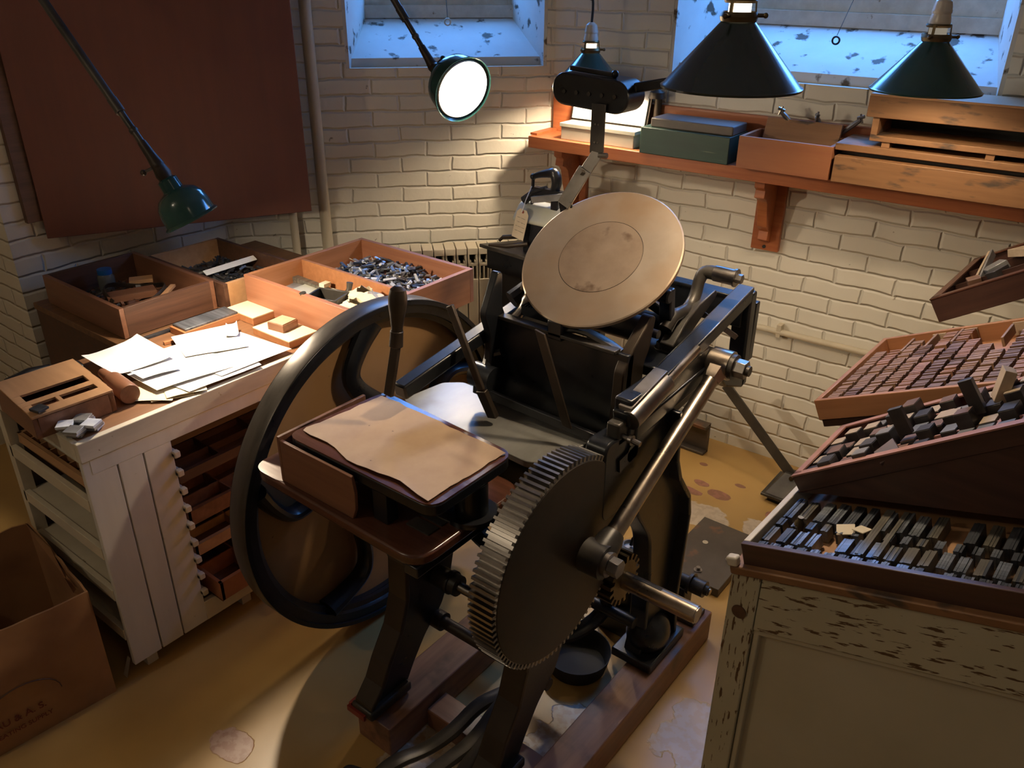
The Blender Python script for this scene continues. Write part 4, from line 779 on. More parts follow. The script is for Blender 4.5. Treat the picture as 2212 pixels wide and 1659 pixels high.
# bed panel with horns
mk('bed_plate', MB().add([(-1.13, 1.385, .963), (-.775, 1.385, .963), (-.775, 1.375, .75), (-1.13, 1.375, .75), (-1.13, 1.41, .963), (-.775, 1.41, .963), (-.775, 1.40, .75), (-1.13, 1.40, .75)], [(0,1,2,3),(4,7,6,5),(0,4,5,1),(1,5,6,2),(2,6,7,3),(3,7,4,0)]), M_['cast'], PR, bevel=.003)
mk('bed_lip', MB().box(-1.13, -.80, 1.37, 1.395, .963, .972), KW, PR, bevel=.002)
mk('roller_hook', MB().prism(rnd([(1.335, .75), (1.345, .93), (1.325, .985), (1.370, 1.078), (1.387, 1.072), (1.385, .995), (1.40, .96), (1.40, .76)], .012), YZ, -1.132, -1.112), K, PR, bevel=.003)
mk('roller_hook', MB().prism(rnd([(1.36, .75), (1.37, .93), (1.40, .968), (1.475, 1.028), (1.492, 1.018), (1.475, .95), (1.455, .92), (1.45, .76)], .012), YZ, -.80, -.775), KB, PR, bevel=.003)
mk('rocker_shaft', MB().cyl((-1.13, 1.385, .735), (-.78, 1.385, .735), .021, n=24).cyl((-1.04, 1.385, .735), (-.95, 1.385, .735), .024), K, PR)
mk('hinge_bracket', MB().tube([(-.80, 1.37, .745), (-.80, 1.36, .715), (-.835, 1.33, .705), (-.855, 1.26, .735)], [.018, .014, .011, .010], 12, smooth=2).cyl((-.815, 1.375, .752), (-.785, 1.375, .752), .02), KB, PR)
# form rollers and chase furniture behind the bed plate
mk('form_roller', MB().cyl((-1.08, 1.50, .975), (-.81, 1.50, .975), .030, n=28), M_['cast_worn'], PR); mk('form_roller', MB().cyl((-1.07, 1.60, .95), (-.80, 1.60, .95), .026, n=28), K, PR)
mk('roller_core', MB().cyl((-1.12, 1.50, .975), (-.77, 1.50, .975), .010), M_['steel_grey'], PR)
m = MB(); m.box(-1.08, -.955, 1.415, 1.435, .968, .992)
for i in range(16): m.box(-1.078+i*.0077, -1.0745+i*.0077, 1.413, 1.428, .992, .9945)
mk('chase_ratchet', m, K, PR); mk('chase_clamp', MB().tube([(-.95, 1.40, .975), (-.90, 1.40, .985), (-.84, 1.40, .972), (-.80, 1.40, .962)], [.014, .009, .011, .007], 8, sq=(1.4, .8), smooth=1), KW, PR)
mk('latch_block', MB().box(-.975, -.935, 1.37, 1.40, .955, 1.0), K, PR, bevel=.004)
for (x, y, z) in ((-1.10, 1.47, 1.045), (-1.085, 1.44, 1.00)): mk('roller_saddle', MB().tube([(x-.01, y-.03, z-.045), (x, y-.01, z-.02), (x+.005, y, z), (x+.02, y+.01, z+.012)], [.012, .010, .017, .018], 12, smooth=1), M_['steel_grey'], PR)
mk('bracket_arm', MB().tube([(-1.12, 1.43, .99), (-1.09, 1.50, 1.03), (-1.04, 1.56, 1.04), (-.98, 1.58, 1.05)], [.022, .02, .02, .03], 10, smooth=1), K, PR)
# gripper bar and gripper on the tympan side
mk('gripper', MB().add([(-.955, 1.297, 1.005), (-.930, 1.297, 1.0), (-.852, 1.297, .80), (-.875, 1.297, .80), (-.955, 1.303, 1.005), (-.930, 1.303, 1.0), (-.852, 1.303, .80), (-.875, 1.303, .80)], [(0,1,2,3),(4,7,6,5),(0,4,5,1),(1,5,6,2),(2,6,7,3),(3,7,4,0)]), KB, PR, bevel=.001)
mk('gripper', MB().bar((-1.15, 1.25, 1.025), (-1.062, 1.25, .845), .018, .010, upv=(0, 1, 0)).bar((-1.062, 1.25, .845), (-1.045, 1.27, .775), .026, .014, upv=(0, 1, 0)), KB, PR, bevel=.002)
mk('gripper_bar', MB().bar((-1.14, 1.315, .80), (-.80, 1.335, .775), .012, .022), K, PR, bevel=.002)
mk('ink_knob', MB().cyl((-1.15, 1.33, .83), (-1.09, 1.33, .83), .030).tube([(-1.12, 1.34, .84), (-1.13, 1.36, .87), (-1.10, 1.37, .885)], [.018, .014, .012], 10), K, PR)
# platen table
pt = [(-1.275, 1.350), (-1.235, 1.385), (-.84, 1.368), (-.823, 1.355), (-.862, 1.205), (-.89, 1.19), (-1.27, 1.215), (-1.29, 1.23)]
mk('platen_table', MB().prism(rnd(pt, .012), XY, .740, .7575), M_['platen'], PR, bevel=.0025)
mk('platen_casting', MB().box(-1.22, -.88, 1.215, 1.34, .66, .7395), K, PR, bevel=.006)
# throw-off lever
lv = mk('throw_off_lever', MB().bar((-1.155, 1.058, .88), (-1.15, 1.088, 1.005), .022, .010, upv=(0, 1, 0)).tube([(-1.151, 1.084, .985), (-1.15, 1.088, 1.02)], [.015, .014], 12), KB, PR, bevel=.002)
mk('lever_handle', MB().lathe([(0, 0), (.013, .002), (.012, .010), (.0145, .03), (.019, .06), (.0195, .075), (.016, .092), (.008, .099), (0, .100)], (-1.15, 1.088, 1.015), (.01, .10, .99), 24), KB, lv)
# delivery board and its skirt, feed board
wb = [(-1.395, .885), (-1.395, 1.13), (-.885, 1.15), (-.885, .865), (-1.375, .865)]
bd = mk('delivery_board', MB().prism(rnd([(-1.40, .862), (-1.40, 1.10), (-1.30, 1.17), (-.885, 1.18), (-.885, .853)], .055, 8), XY, .680, .704), M_['mahogany'], PR, bevel=.005)
mk('board_tip', MB().prism(rnd([(-1.399, .8635), (-1.399, 1.05), (-1.30, 1.08), (-1.278, .8635)], .045, 8), XY, .7038, .7046), M_['mahogany_light'], bd)
mk('skirt_panel', MB().prism([(-1.293, .7045), (-1.293, .805), (-1.075, .805), (-1.068, .77), (-1.07, .73), (-1.08, .7045)], XZ, .872, .880), M_['mahogany_light'], PR, bevel=.001)
mk('skirt_panel', MB().box(-1.302, -1.294, .872, 1.115, .7045, .812), M_['mahogany_light'], PR, bevel=.001)
fp = [(-1.287, .886), (-1.268, 1.15), (-.872, 1.125), (-.872, .886)]
mk('feed_board', MB().prism(rnd(fp, .035, 8), XY, .786, .812), K, PR, bevel=.004)
mk('board_rim', MB().prism(rnd([(p[0]*1-.0, p[1]) for p in fp], .035, 8), XY, .812, .8150), M_['mahogany'], PR)
mk('support_post', MB().cyl((-.905, 1.03, .704), (-.905, 1.03, .786), .034, n=28).cyl((-.905, 1.03, .704), (-.905, 1.03, .716), .052, n=28), K, PR)
mk('post_flange', MB().prism(rnd([(-.97, .975), (-.97, 1.08), (-.87, 1.09), (-.86, .985)], .03), XY, .7042, .7100), KW, PR, bevel=.001)
for p in ((-.955, .99), (-.875, 1.0), (-.88, 1.075)): mk('screw', MB().cyl((*p, .710), (*p, .7135), .006, n=10), M_['brass'], PR)
mk('slotted_guide', MB().box(-.985, -.925, .925, .955, .7042, .7072).box(-.985, -.925, .963, .985, .7042, .7072), KW, PR)
mk('post', MB().box(-1.05, -1.01, .90, .93, .704, .786), K, PR, bevel=.002); mk('board_rail', MB().box(-.93, -.895, .86, 1.17, .655, .680).box(-1.30, -.90, 1.0, 1.03, .655, .680), K, PR, bevel=.003)
mk('board_strut', MB().bar((-.91, 1.17, .67), (-.86, 1.22, .70), .03, .03), K, PR)
for p in ((-1.255, 1.135), (-.887, 1.105)): mk('pin', MB().cyl((*p, .815), (*p, .8185), .006, n=14), M_['steel_grey'], PR)
# tympan paper lying on the feed board: an irregular wavy-edged sheet
rg = random.Random(2); P = []
cor = [(-1.272, .915), (-1.253, 1.13), (-.885, 1.112), (-.892, .895)]
for a, b_ in zip(cor, cor[1:]+cor[:1]):
    n = 14
    for i in range(n):
        t = i/n; P.append((a[0]*(1-t)+b_[0]*t + rg.uniform(-.0025, .0025), a[1]*(1-t)+b_[1]*t + (.010*math.sin(t*3.14*1.0)*math.sin(t*9) if a[1] < 1.0 and b_[1] < 1.0 else 0) + rg.uniform(-.0025, .0025)))
bmx = MB(); cx_ = -1.075; cy_ = 1.01; rings = 8; vs = []; fs = []; n = len(P)
for k in range(rings+1):
    s_ = k/rings
    for i, p in enumerate(P):
        x = cx_+(p[0]-cx_)*s_; y = cy_+(p[1]-cy_)*s_
        z = .8185 + .0006*math.sin(x*40)*math.sin(y*28+1) + (.003*max(0, math.sin(i*.45))*(s_ > .99) if p[1] < .95 else 0)
        vs.append((x, y, z))
for k in range(rings):
    for i in range(n): j = (i+1) % n; fs.append((k*n+i, k*n+j, (k+1)*n+j, (k+1)*n+i))
N0 = len(vs); vs += [(a, b_, c_-.0009) for a, b_, c_ in vs]; fs += [tuple(reversed([N0+q for q in f])) for f in fs[:]]; fs += [(rings*n+i, rings*n+(i+1) % n, N0+rings*n+(i+1) % n, N0+rings*n+i) for i in range(n)]
tag(mk('brown_paper', bmx.add(vs, fs), M_['kraft'], sharp=1.3), 'brown wavy-edged sheet of packing paper pinned on the feed board of the press', 'paper')
# ink disc
DCN = Vector((-.94, 1.517, 1.112)); DN = Vector((0, -math.sin(R(37)), math.cos(R(37)))); DR = .1865
dk_ = mk('ink_disc', MB().lathe([(.098, .0), (DR-.003, 0), (DR, -.002), (DR, -.010), (DR-.004, -.013), (0, -.014), (0, -.002), (.098, -.002), (.098, 0)], DCN, DN, 96), M_['disc'], PR, sharp=.5)
mk('disc_centre', MB().lathe([(0, .0003), (.0965, .0003), (.0968, -.0015), (0, -.0018)], DCN, DN, 96), M_['disc_in'], dk_)
mk('disc_groove', MB().lathe([(.0966, -.0003), (.0981, -.0003), (.0981, -.0012), (.0966, -.0012), (.0966, -.0003)], DCN, DN, 96), KB, dk_)
mk('disc_hub', MB().cyl(DCN - DN*.014, DCN - DN*.075, .035), K, PR)
mk('disc_bracket', MB().bar(DCN - DN*.06, (-.94, 1.60, .93), .05, .03).bar(DCN - DN*.05, (-.80, 1.62, .97), .04, .022).bar(DCN - DN*.05, (-1.09, 1.60, .95), .04, .022), K, PR, bevel=.004)
mk('disc_bracket', MB().bar((-.79, 1.56, 1.06), (-.79, 1.58, .92), .03, .022, upv=(0, 1, 0)).cyl((-.805, 1.55, 1.045), (-.775, 1.55, 1.045), .016), K, PR, bevel=.004)
# bolted plate and S-shaped ratchet arm with sleeve
mk('bolt_plate', MB().prism(rnd([(-.86, 1.47), (-.86, 1.60), (-.775, 1.66), (-.745, 1.62), (-.755, 1.47)], .01), XY, .885, .910), K, PR, bevel=.003)
mk('hex_bolt', MB().cyl((-.795, 1.575, .910), (-.795, 1.575, .926), .016, n=6).cyl((-.795, 1.575, .910), (-.795, 1.575, .913), .020, n=20), KW, PR, bevel=.001)
mk('ratchet_arm', MB().tube([(-.785, 1.560, .965), (-.782, 1.585, .990), (-.78, 1.62, .985), (-.78, 1.66, .985), (-.78, 1.685, 1.01), (-.782, 1.70, 1.045), (-.775, 1.71, 1.062), (-.74, 1.71, 1.062)], [.016, .015, .015, .015, .014, .014, .016, .017], 12, smooth=2), KW, PR)
mk('arm_sleeve', MB().cyl((-.75, 1.71, 1.062), (-.70, 1.71, 1.062), .0185, n=24).cyl((-.702, 1.71, 1.062), (-.697, 1.71, 1.062), .021), M_['steel_grey'], PR); mk('hex_nut', MB().cyl((-.697, 1.71, 1.062), (-.684, 1.71, 1.062), .011, n=6), M_['steel_grey'], PR)
mk('stay_rod', MB().bar((-.79, 1.68, .985), (-.70, 1.76, .90), .012, .012), M_['steel_grey'], PR)
# ink fountain on its perforated strap
FY = 1.66
ft = MB(); c0, c1 = (-1.150, 1.432), (-1.015, 1.425); P = []
for i in range(13): a = math.pi/2 + math.pi*i/12; P.append((c0[0]+.036*math.cos(a), c0[1]+.036*math.sin(a)))
for i in range(13): a = -math.pi/2 + math.pi*i/12; P.append((c1[0]+.036*math.cos(a), c1[1]+.036*math.sin(a)))
mk('ink_fountain', ft.prism(P, XZ, FY, FY+.075), K, PR, bevel=.004)
for i in range(5): mk('thumb_screw', MB().cyl((-1.15+i*.034, FY-.003, 1.427), (-1.15+i*.034, FY, 1.427), .005, n=10), KW, PR)
mk('fountain_blade', MB().bar((-1.155, FY+.03, 1.475), (-1.035, FY+.03, 1.468), .012, .010).sphere((-1.035, FY+.03, 1.470), .009, 10), K, PR, bevel=.002)
hb = mk('fountain_crank', MB().bar((-.985, FY+.04, 1.445), (-.905, FY+.04, 1.462), .010, .022, e=.004).cyl((-1.0, FY+.04, 1.44), (-.98, FY+.04, 1.445), .008), K, PR, bevel=.004)
st = mk('perforated_strap', MB().box(-1.068, -1.032, FY-.009, FY-.004, 1.300, 1.410), KW, PR, bevel=.001)
for z in (1.365, 1.325): mk('rivet', MB().cyl((-1.055, FY-.011, z), (-1.055, FY-.009, z), .0022, n=8).cyl((-1.047, FY-.011, z), (-1.047, FY-.009, z), .0022, n=8), M_['steel_grey'], st)
s2 = mk('perforated_strap', MB().bar((-1.045, FY-.006, 1.305), (-1.082, FY-.040, 1.225), .030, .004, upv=(0, -1, .3), e=.004), M_['steel_grey'], PR, bevel=.001)
mk('slot_strap', MB().bar((-1.066, FY-.030, 1.262), (-1.10, FY-.058, 1.185), .036, .005, upv=(0, -1, .3), e=.004), M_['steel_grey'], PR, bevel=.001); mk('hex_bolt', MB().cyl((-1.070, FY-.028, 1.257), (-1.070, FY-.045, 1.262), .007, n=6), M_['steel_grey'], PR)
mk('strap_foot', MB().bar((-1.098, FY-.056, 1.19), (-1.088, FY-.040, 1.10), .036, .006, upv=(0, -1, .2)).bar((-1.09, FY-.04, 1.11), (-1.02, FY-.02, 1.0), .03, .012, upv=(0, -1, .2)), K, PR, bevel=.001)
mk('strap_bolt', MB().cyl((-1.04, FY-.012, 1.298), (-1.018, FY-.012, 1.300), .006, n=8), M_['steel_grey'], PR)
# treadle on the floor
mk('treadle', MB().tube([(-1.02, .80, .05), (-1.0, .86, .075), (-.975, .93, .06), (-.945, 1.0, .085), (-.93, 1.07, .12), (-.90, 1.12, .13), (-.87, 1.18, .14)], [.018, .02, .018, .02, .02, .02, .02], 10, sq=(1, .7), smooth=2)
   .tube([(-.96, .76, .05), (-.93, .84, .06), (-.90, .92, .09), (-.88, 1.0, .10), (-.885, 1.10, .13), (-.87, 1.18, .14)], [.018, .02, .018, .02, .02, .02], 10, sq=(1, .7), smooth=2)
   .tube([(-.86, .80, .05), (-.85, .88, .075), (-.86, .96, .09), (-.87, 1.04, .11), (-.87, 1.16, .14)], [.016, .018, .018, .02, .02], 10, sq=(1, .7), smooth=2).prism(rnd([(-1.06, .66), (-1.10, .80), (-.98, .84), (-.90, .74)], .02), XY, .035, .05), KW, PR)
mk('treadle_crank', MB().tube([(-.87, 1.18, .14), (-.86, 1.26, .22), (-.85, 1.29, .36), (-.85, 1.295, .47)], [.02, .018, .018, .03], 10, smooth=2), K, PR)
mk('brake_loop', MB().tube([(-.82, 1.35, .40), (-.80, 1.42, .30), (-.82, 1.44, .20), (-.86, 1.36, .16), (-.90, 1.30, .18)], [.02]*5, 10, sq=(1, .8), smooth=2), K, PR)
# skids under the press
def beam(label, x0, x1, y0, y1, z0, z1, mat=None): return tag(mk('wooden_skid', MB().box(x0, x1, y0, y1, z0, z1), mat or M_['skid'], bevel=.003), label, 'wooden beam', 'skids under the press')
beam('stained wooden skid under the right side of the press, nearest the white cabinet', -.735, -.645, .62, 1.73, .002, .098); beam('stained wooden skid under the left side of the press', -1.17, -1.06, .90, 1.72, .002, .092)
beam('short wooden cross block at the rear right under the press', -.76, -.655, 1.62, 1.80, .099, .15, M_['dark_wood']) if False else None
beam('wooden cross beam lying between the two skids near the front', -1.055, -.74, 1.02, 1.09, .002, .06, M_['mahogany_light'])
# catch pan under the gear
tag(mk('oil_pan', MB().lathe([(0, 0), (.075, 0), (.088, .05), (.090, .05), (.077, -.003), (0, -.003)], (-.88, 1.42, .005), (0, 0, 1), 32), M_['black_void']), 'dark round drip pan on the floor beneath the press', 'pan')
# motor and countershaft with collars behind the right leg
mo = thing('drive_motor', 'dark motor with pale top cap and countershaft behind the right rear leg', 'motor', (-.86, 1.71, .09))
mk('motor_body', MB().lathe([(0, 0), (.05, 0), (.055, .02), (.055, .10), (.048, .13), (.03, .15), (0, .15)], (-.865, 1.64, .10), (0, 0, 1), 28), K, mo)
mk('terminal_cap', MB().lathe([(0, .15), (.034, .15), (.030, .172), (.020, .178), (.018, .170), (0, .170)], (-.865, 1.64, .10), (0, 0, 1), 24), M_['blockgrey'], mo); mk('toggle', MB().tube([(-.865, 1.64, .275), (-.862, 1.645, .30), (-.845, 1.655, .315)], [.005, .005, .007], 10, smooth=1), K, mo)
mk('counter_shaft', MB().cyl((-.86, 1.68, .205), (-.64, 1.68, .205), .009), M_['steel'], mo)
for x0, x1, r_ in ((-.835, -.79, .020), (-.735, -.70, .019), (-.70, -.692, .030), (-.690, -.655, .023), (-.655, -.645, .014)): mk('collar', MB().cyl((x0, 1.68, .205), (x1, 1.68, .205), r_, n=24), KW, mo)
mk('bearing_block', MB().box(-.725, -.70, 1.655, 1.705, .10, .195).box(-.80, -.66, 1.64, 1.715, .0985, .112), KW, mo, bevel=.003); mk('motor_base', MB().box(-.92, -.80, 1.58, 1.71, .0, .10), K, mo, bevel=.003)
# ---------------------------------------------------------------- things on the floor by the back wall
bp = thing('base_plate', 'rusty flat steel base plate with bolts on the floor behind the press', 'steel plate', (-.80, 2.08, 0))
mk('plate', MB().box(-.90, -.70, 1.90, 2.21, .002, .03), M_['rust'], bp, bevel=.002)
for x, y in ((-.735, 2.05), (-.79, 1.945)): mk('bolt', MB().cyl((x, y, .03), (x, y, .032), .013, n=20).cyl((x, y, .032), (x, y, .042), .007, n=6), M_['steel_grey'], bp)
mk('bolt_hole', MB().cyl((-.835, 2.085, .0302), (-.835, 2.085, .0306), .009, n=20), M_['cream'], bp)
tag(mk('steel_channel', MB().box(-1.52, -1.10, 2.63, 2.64, 0.001, .125).box(-1.52, -1.10, 2.60, 2.64, .112, .125).box(-1.52, -1.10, 2.60, 2.64, .001, .012), M_['rust'], bevel=.002), 'rusty steel channel standing on edge at the foot of the back wall', 'steel channel')
fs_ = thing('flat_stay', 'dark flat iron stay slanting down to a cast bracket on the floor', 'iron stay', (-.74, 2.56, 0))
mk('stay_bar', MB().bar((-1.03, 2.56, .345), (-.735, 2.56, .07), .006, .038), KW, fs_, bevel=.001)
m = MB(); m.add([(-.80, 2.47, .03), (-.66, 2.47, .03), (-.66, 2.63, .03), (-.80, 2.63, .03), (-.765, 2.545, .09), (-.70, 2.545, .09), (-.70, 2.585, .09), (-.765, 2.585, .09)], [(0,1,2,3),(4,7,6,5),(0,4,5,1),(1,5,6,2),(2,6,7,3),(3,7,4,0)]); m.box(-.81, -.65, 2.46, 2.64, .022, .032); m.box(-.79, -.67, 2.48, 2.62, 0, .022)
mk('cast_bracket', m, KW, fs_, bevel=.002); mk('bolt', MB().cyl((-.735, 2.545, .08), (-.735, 2.527, .085), .008, n=8), M_['brass'], fs_)
# small hand press by the radiator, with tag
hp = thing('hand_press', 'small black bench lever press in the far corner, with a manila tag', 'hand press', (-1.77, 2.38, .0))
mk('press_stand', MB().box(-1.90, -1.70, 2.30, 2.46, 0, .735), M_['black_void'], hp, bevel=.004)
mk('base_table', MB().prism([(-1.945, 2.285), (-1.70, 2.265), (-1.68, 2.46), (-1.80, 2.50)], XY, .738, .752), KW, hp, bevel=.002)
mk('table_apron', MB().prism([(-1.92, 2.30), (-1.71, 2.285), (-1.70, 2.30), (-1.90, 2.32)], XY, .66, .738), K, hp)
mk('tin_cover', MB().prism(rnd([(2.30, .862), (2.30, .875), (2.345, .925), (2.40, .925), (2.40, .862)], .02), YZ, -1.80, -1.60), M_['white_box'], hp, bevel=.002)
mk('platen_block', MB().box(-1.76, -1.62, 2.31, 2.42, .752, .862), K, hp, bevel=.003)
mk('lever_arm', MB().tube([(-1.748, 2.35, 1.018), (-1.72, 2.35, 1.03), (-1.68, 2.35, 1.04), (-1.655, 2.35, 1.045), (-1.645, 2.35, 1.01), (-1.67, 2.36, .96)], [.009, .012, .016, .020, .018, .014], 12, smooth=2).sphere((-1.748, 2.35, 1.018), .012, 12), K, hp)
mk('link_rod', MB().cyl((-1.748, 2.35, 1.018), (-1.752, 2.35, .92), .006), K, hp)
mk('toggle', MB().tube([(-1.78, 2.34, .93), (-1.74, 2.35, .965), (-1.69, 2.35, .985)], [.016, .014, .010], 10).box(-1.74, -1.60, 2.34, 2.36, .955, .985), K, hp)
mk('bristle_bar', MB().bar((-1.73, 2.325, .945), (-1.60, 2.33, .975), .02, .022), M_['blockgrey'], hp); mk('side_post', MB().box(-1.665, -1.635, 2.34, 2.37, .86, .95), K, hp, bevel=.003)
mk('handle_bar', MB().tube([(-1.885, 2.27, .762), (-1.80, 2.27, .775), (-1.73, 2.30, .79)], [.005, .009, .008], 8).tube([(-1.835, 2.27, .79), (-1.82, 2.27, .805), (-1.76, 2.31, .81)], [.006, .007, .008], 8), KB, hp)
tg = thing('manila_tag', 'manila string tag hanging from the small hand press', 'tag', (-1.745, 2.30, .82))
Mg = Matrix.Translation((-1.755, 2.288, .862)) @ Matrix.Rotation(R(10), 4, 'Y') @ Matrix.Rotation(R(-6), 4, 'X')
mk('tag_card', MB(Mg).prism([(-.026, -.055), (-.026, .038), (-.014, .052), (.014, .052), (.026, .038), (.026, -.055)], lambda u, v, t: (u, t, v), 0, .001), M_['tag'], tg)
mk('string', MB().tube([(-1.747, 2.285, .905), (-1.742, 2.30, .945), (-1.750, 2.345, .985)], .0016, 6), M_['paper'], tg); mk('eyelet', MB(Mg).cyl((0, -.001, .043), (0, .002, .043), .005, n=12), M_['red_paint'], tg)
# faint handwriting on the tag as short pen strokes
m = MB(Mg); rg = random.Random(4)
for r_ in range(4):
    x = -.018
    while x < .018: L_ = rg.uniform(.002, .005); m.box(x, x+L_, -.0012, -.0006, .02-r_*.016+rg.uniform(-.001, .001), .021-r_*.016); x += L_+.0015
mk('handwriting', m, M_['lead2'], tg)
# worn cardboard carton, front left, printing faint and illegible except a few letters
ct = thing('cardboard_carton', 'worn open cardboard carton with faded red print at the lower left', 'cardboard box', (-1.98, .40, 0))
MCt = Matrix.Translation((-1.762, .60, 0)) @ Matrix.Rotation(R(-6), 4, 'Z')
# local: x to the left is negative, y toward the camera is negative
h_ = .335
def wallq(m, a, b_, z0, z1, t=.005):
    a, b_ = Vector(a), Vector(b_); d = (b_-a).normalized(); n = Vector((-d.y, d.x, 0))*t
    m.add([a+Vector((0,0,z0)), b_+Vector((0,0,z0)), b_+n+Vector((0,0,z0)), a+n+Vector((0,0,z0)), a+Vector((0,0,z1)), b_+Vector((0,0,z1)), b_+n+Vector((0,0,z1)), a+n+Vector((0,0,z1))], [(0,3,2,1),(4,5,6,7),(0,1,5,4),(1,2,6,5),(2,3,7,6),(3,0,4,7)])
for nm, a, b_ in (('carton_side', (0, 0, 0), (0, -.42, 0)), ('carton_side', (-.40, 0, 0), (0, 0, 0)), ('carton_side', (-.40, -.42, 0), (-.40, 0, 0)), ('carton_side', (0, -.42, 0), (-.40, -.42, 0))):
    mm = MB(MCt); N = 10; a, b_ = Vector(a), Vector(b_); d = (b_-a); nn = Vector((-d.y, d.x, 0)).normalized()*-.005; vs = []; fs = []; rg = random.Random(len(mm.v)+int(abs(a.x)*10)+3)
    for k in range(2):
        for j in range(5):
            for i in range(N+1):
                t = i/N; bulge = .012*math.sin(math.pi*t)*math.sin(math.pi*j/4); zz = h_*j/4 + (rg.uniform(-.008, .004)*(j == 4) if k == 0 else 0)
                if k and j == 4: zz = vs[4*(N+1)+i][2]
                p = a + d*t + nn*k + Vector((d.y, -d.x, 0)).normalized()*bulge*-1; vs.append((p.x, p.y, zz))
    q = 5*(N+1)
    for k in range(2):
        for j in range(4):
            for i in range(N):
                o_ = k*q+j*(N+1)+i; f = (o_, o_+1, o_+N+2, o_+N+1); fs.append(f)
    for i in range(N): fs += [(i, i+1, q+i+1, q+i), (4*(N+1)+i, 4*(N+1)+i+1, q+4*(N+1)+i+1, q+4*(N+1)+i)]
    for j in range(4): fs += [(j*(N+1), (j+1)*(N+1), q+(j+1)*(N+1), q+j*(N+1)), (j*(N+1)+N, (j+1)*(N+1)+N, q+(j+1)*(N+1)+N, q+j*(N+1)+N)]
    mk(nm, mm.add(vs, fs), M_['carton'], ct, sharp=.7)
mk('carton_bottom', MB(MCt).box(-.398, -.004, -.416, -.004, .002, .01), M_['carton'], ct)
mk('inner_flap', MB(MCt).add([(-.39, -.41, .27), (-.02, -.41, .25), (-.02, -.20, .17), (-.25, -.16, .15), (-.39, -.2, .2)], [(0,1,2,3,4)]), M_['carton'], ct)
mk('torn_flap', MB(MCt).add([(-.40, -.01, .335), (-.22, -.005, .345), (-.13, -.01, .30), (-.10, -.02, .33), (-.05, -.02, .31), (-.03, -.01, .335), (-.03, -.004, .30), (-.4, -.004, .30)], [(0,1,2,3,4,5,6,7)]), M_['carton'], ct)
def text(body, size, M, mat, parent, bold=0):
    cu = bpy.data.curves.new('t', 'FONT'); cu.body = body; cu.size = size; cu.extrude = .0003; cu.offset = bold; o = bpy.data.objects.new('t', cu); COL.objects.link(o)
    dg = bpy.context.evaluated_depsgraph_get(); me = bpy.data.meshes.new_from_object(o.evaluated_get(dg)); COL.objects.unlink(o); bpy.data.objects.remove(o)
    b = bpy.data.objects.new('printed_text', me); me.materials.clear(); me.materials.append(mat); put(b, parent); b.matrix_local = wm(parent).inverted() @ M; WM[b.name] = M; return b
Mt = MCt @ Matrix(((0, 0, 1, .0135), (1, 0, 0, 0), (0, 1, 0, 0), (0, 0, 0, 1)))   # text x -> local y, text y -> z, facing +x
text('J. E. BORDEAU & A. S.', .026, Mt @ Matrix.Translation((-.40, .085, 0)), M_['print'], ct, .0004); text('PLUMBING AND HEATING SUPPLY', .017, Mt @ Matrix.Translation((-.41, .055, 0)), M_['print'], ct, .0003)
arc = MB(Mt).tube([(-.20+.085*math.cos(a), .115+.062*math.sin(a), 0) for a in [math.pi*i/14 for i in range(15)]], .0013, 5); mk('printed_arc', arc, M_['dark_wood'], ct)

# ---------------------------------------------------------------- type cabinets with sloping tops at the right
MS = Matrix.Translation((-.388, 1.142, .80)) @ Matrix.Rotation(R(-2), 4, 'Z')   # local x up the slope (right), local y away
def slope(M, x, y, z, el): return M @ Matrix.Translation((x, y, z)) @ Matrix.Rotation(-R(el), 4, 'Y')
cb = thing('type_cabinet', 'pale green peeling-paint cabinet with sloping top at the lower right', 'cabinet', M=MS @ Matrix.Translation((.45, .22, -.80)))
E1 = 16.5; ta = math.tan(R(E1)); W = 1.05; zl = -.045
def side(x0, x1, zt0, zt1, zb0, zb1): return [(x0, zt0), (x1, zt1), (x1, zb1), (x0, zb0)]
YF = -.004
pr = lambda poly, y0, y1: MB(MS).prism(poly, lambda u, v, t: (u, t, v), y0, y1)
zt = lambda x: zl + x*ta
mk('corner_stile', pr([(-.012, zt(-.012)), (.040, zt(.04)), (.040, -.80), (-.012, -.80)], YF, .03), M_['peel_v'], cb, bevel=.002)
mk('top_rail', pr([(.0415, zt(.0415)), (W, zt(W)), (W, zt(W)-.118), (.0415, zt(.0415)-.118)], YF, .03), M_['peel_h'], cb, M=MS @ Matrix.Translation((0, 0, zl)) @ Matrix.Rotation(-R(E1), 4, 'Y'), bevel=.002)
mk('side_panel', pr([(.04, zt(.04)-.11), (W, zt(W)-.11), (W, -.80), (.04, -.80)], .016, .026), M_['panel_green'], cb)
mo_ = MB(MS).prism([(.041, zt(.041)-.119), (W, zt(W)-.119), (W, zt(W)-.128), (.041, zt(.041)-.128)], lambda u, v, t: (u, t, v), .002, .018).prism([(.041, zt(.041)-.128), (.052, zt(.052)-.128), (.052, -.79), (.041, -.79)], lambda u, v, t: (u, t, v), .002, .018)
mk('panel_moulding', mo_, M_['panel_green'], cb, bevel=.002)
mk('bolt_head', MB(MS).cyl((.012, YF-.002, -.125), (.012, YF+.002, -.125), .0135, n=24), M_['dark_wood'], cb)
mk('cabinet_body', pr([(-.008, zt(-.008)), (W, zt(W)), (W, -.80), (-.008, -.80)], .031, .46), M_['peel_v'], cb)
M1 = slope(MS, 0, 0, zl, E1)
mk('top_board', MB(M1).box(-.012, W, -.012, .465, 0, .016), M_['shelf_pine'], cb, bevel=.003)
mk('corner_block', MB(M1).box(-.016, .004, -.014, .004, .016, .034), M_['white_trim'], cb, bevel=.004)
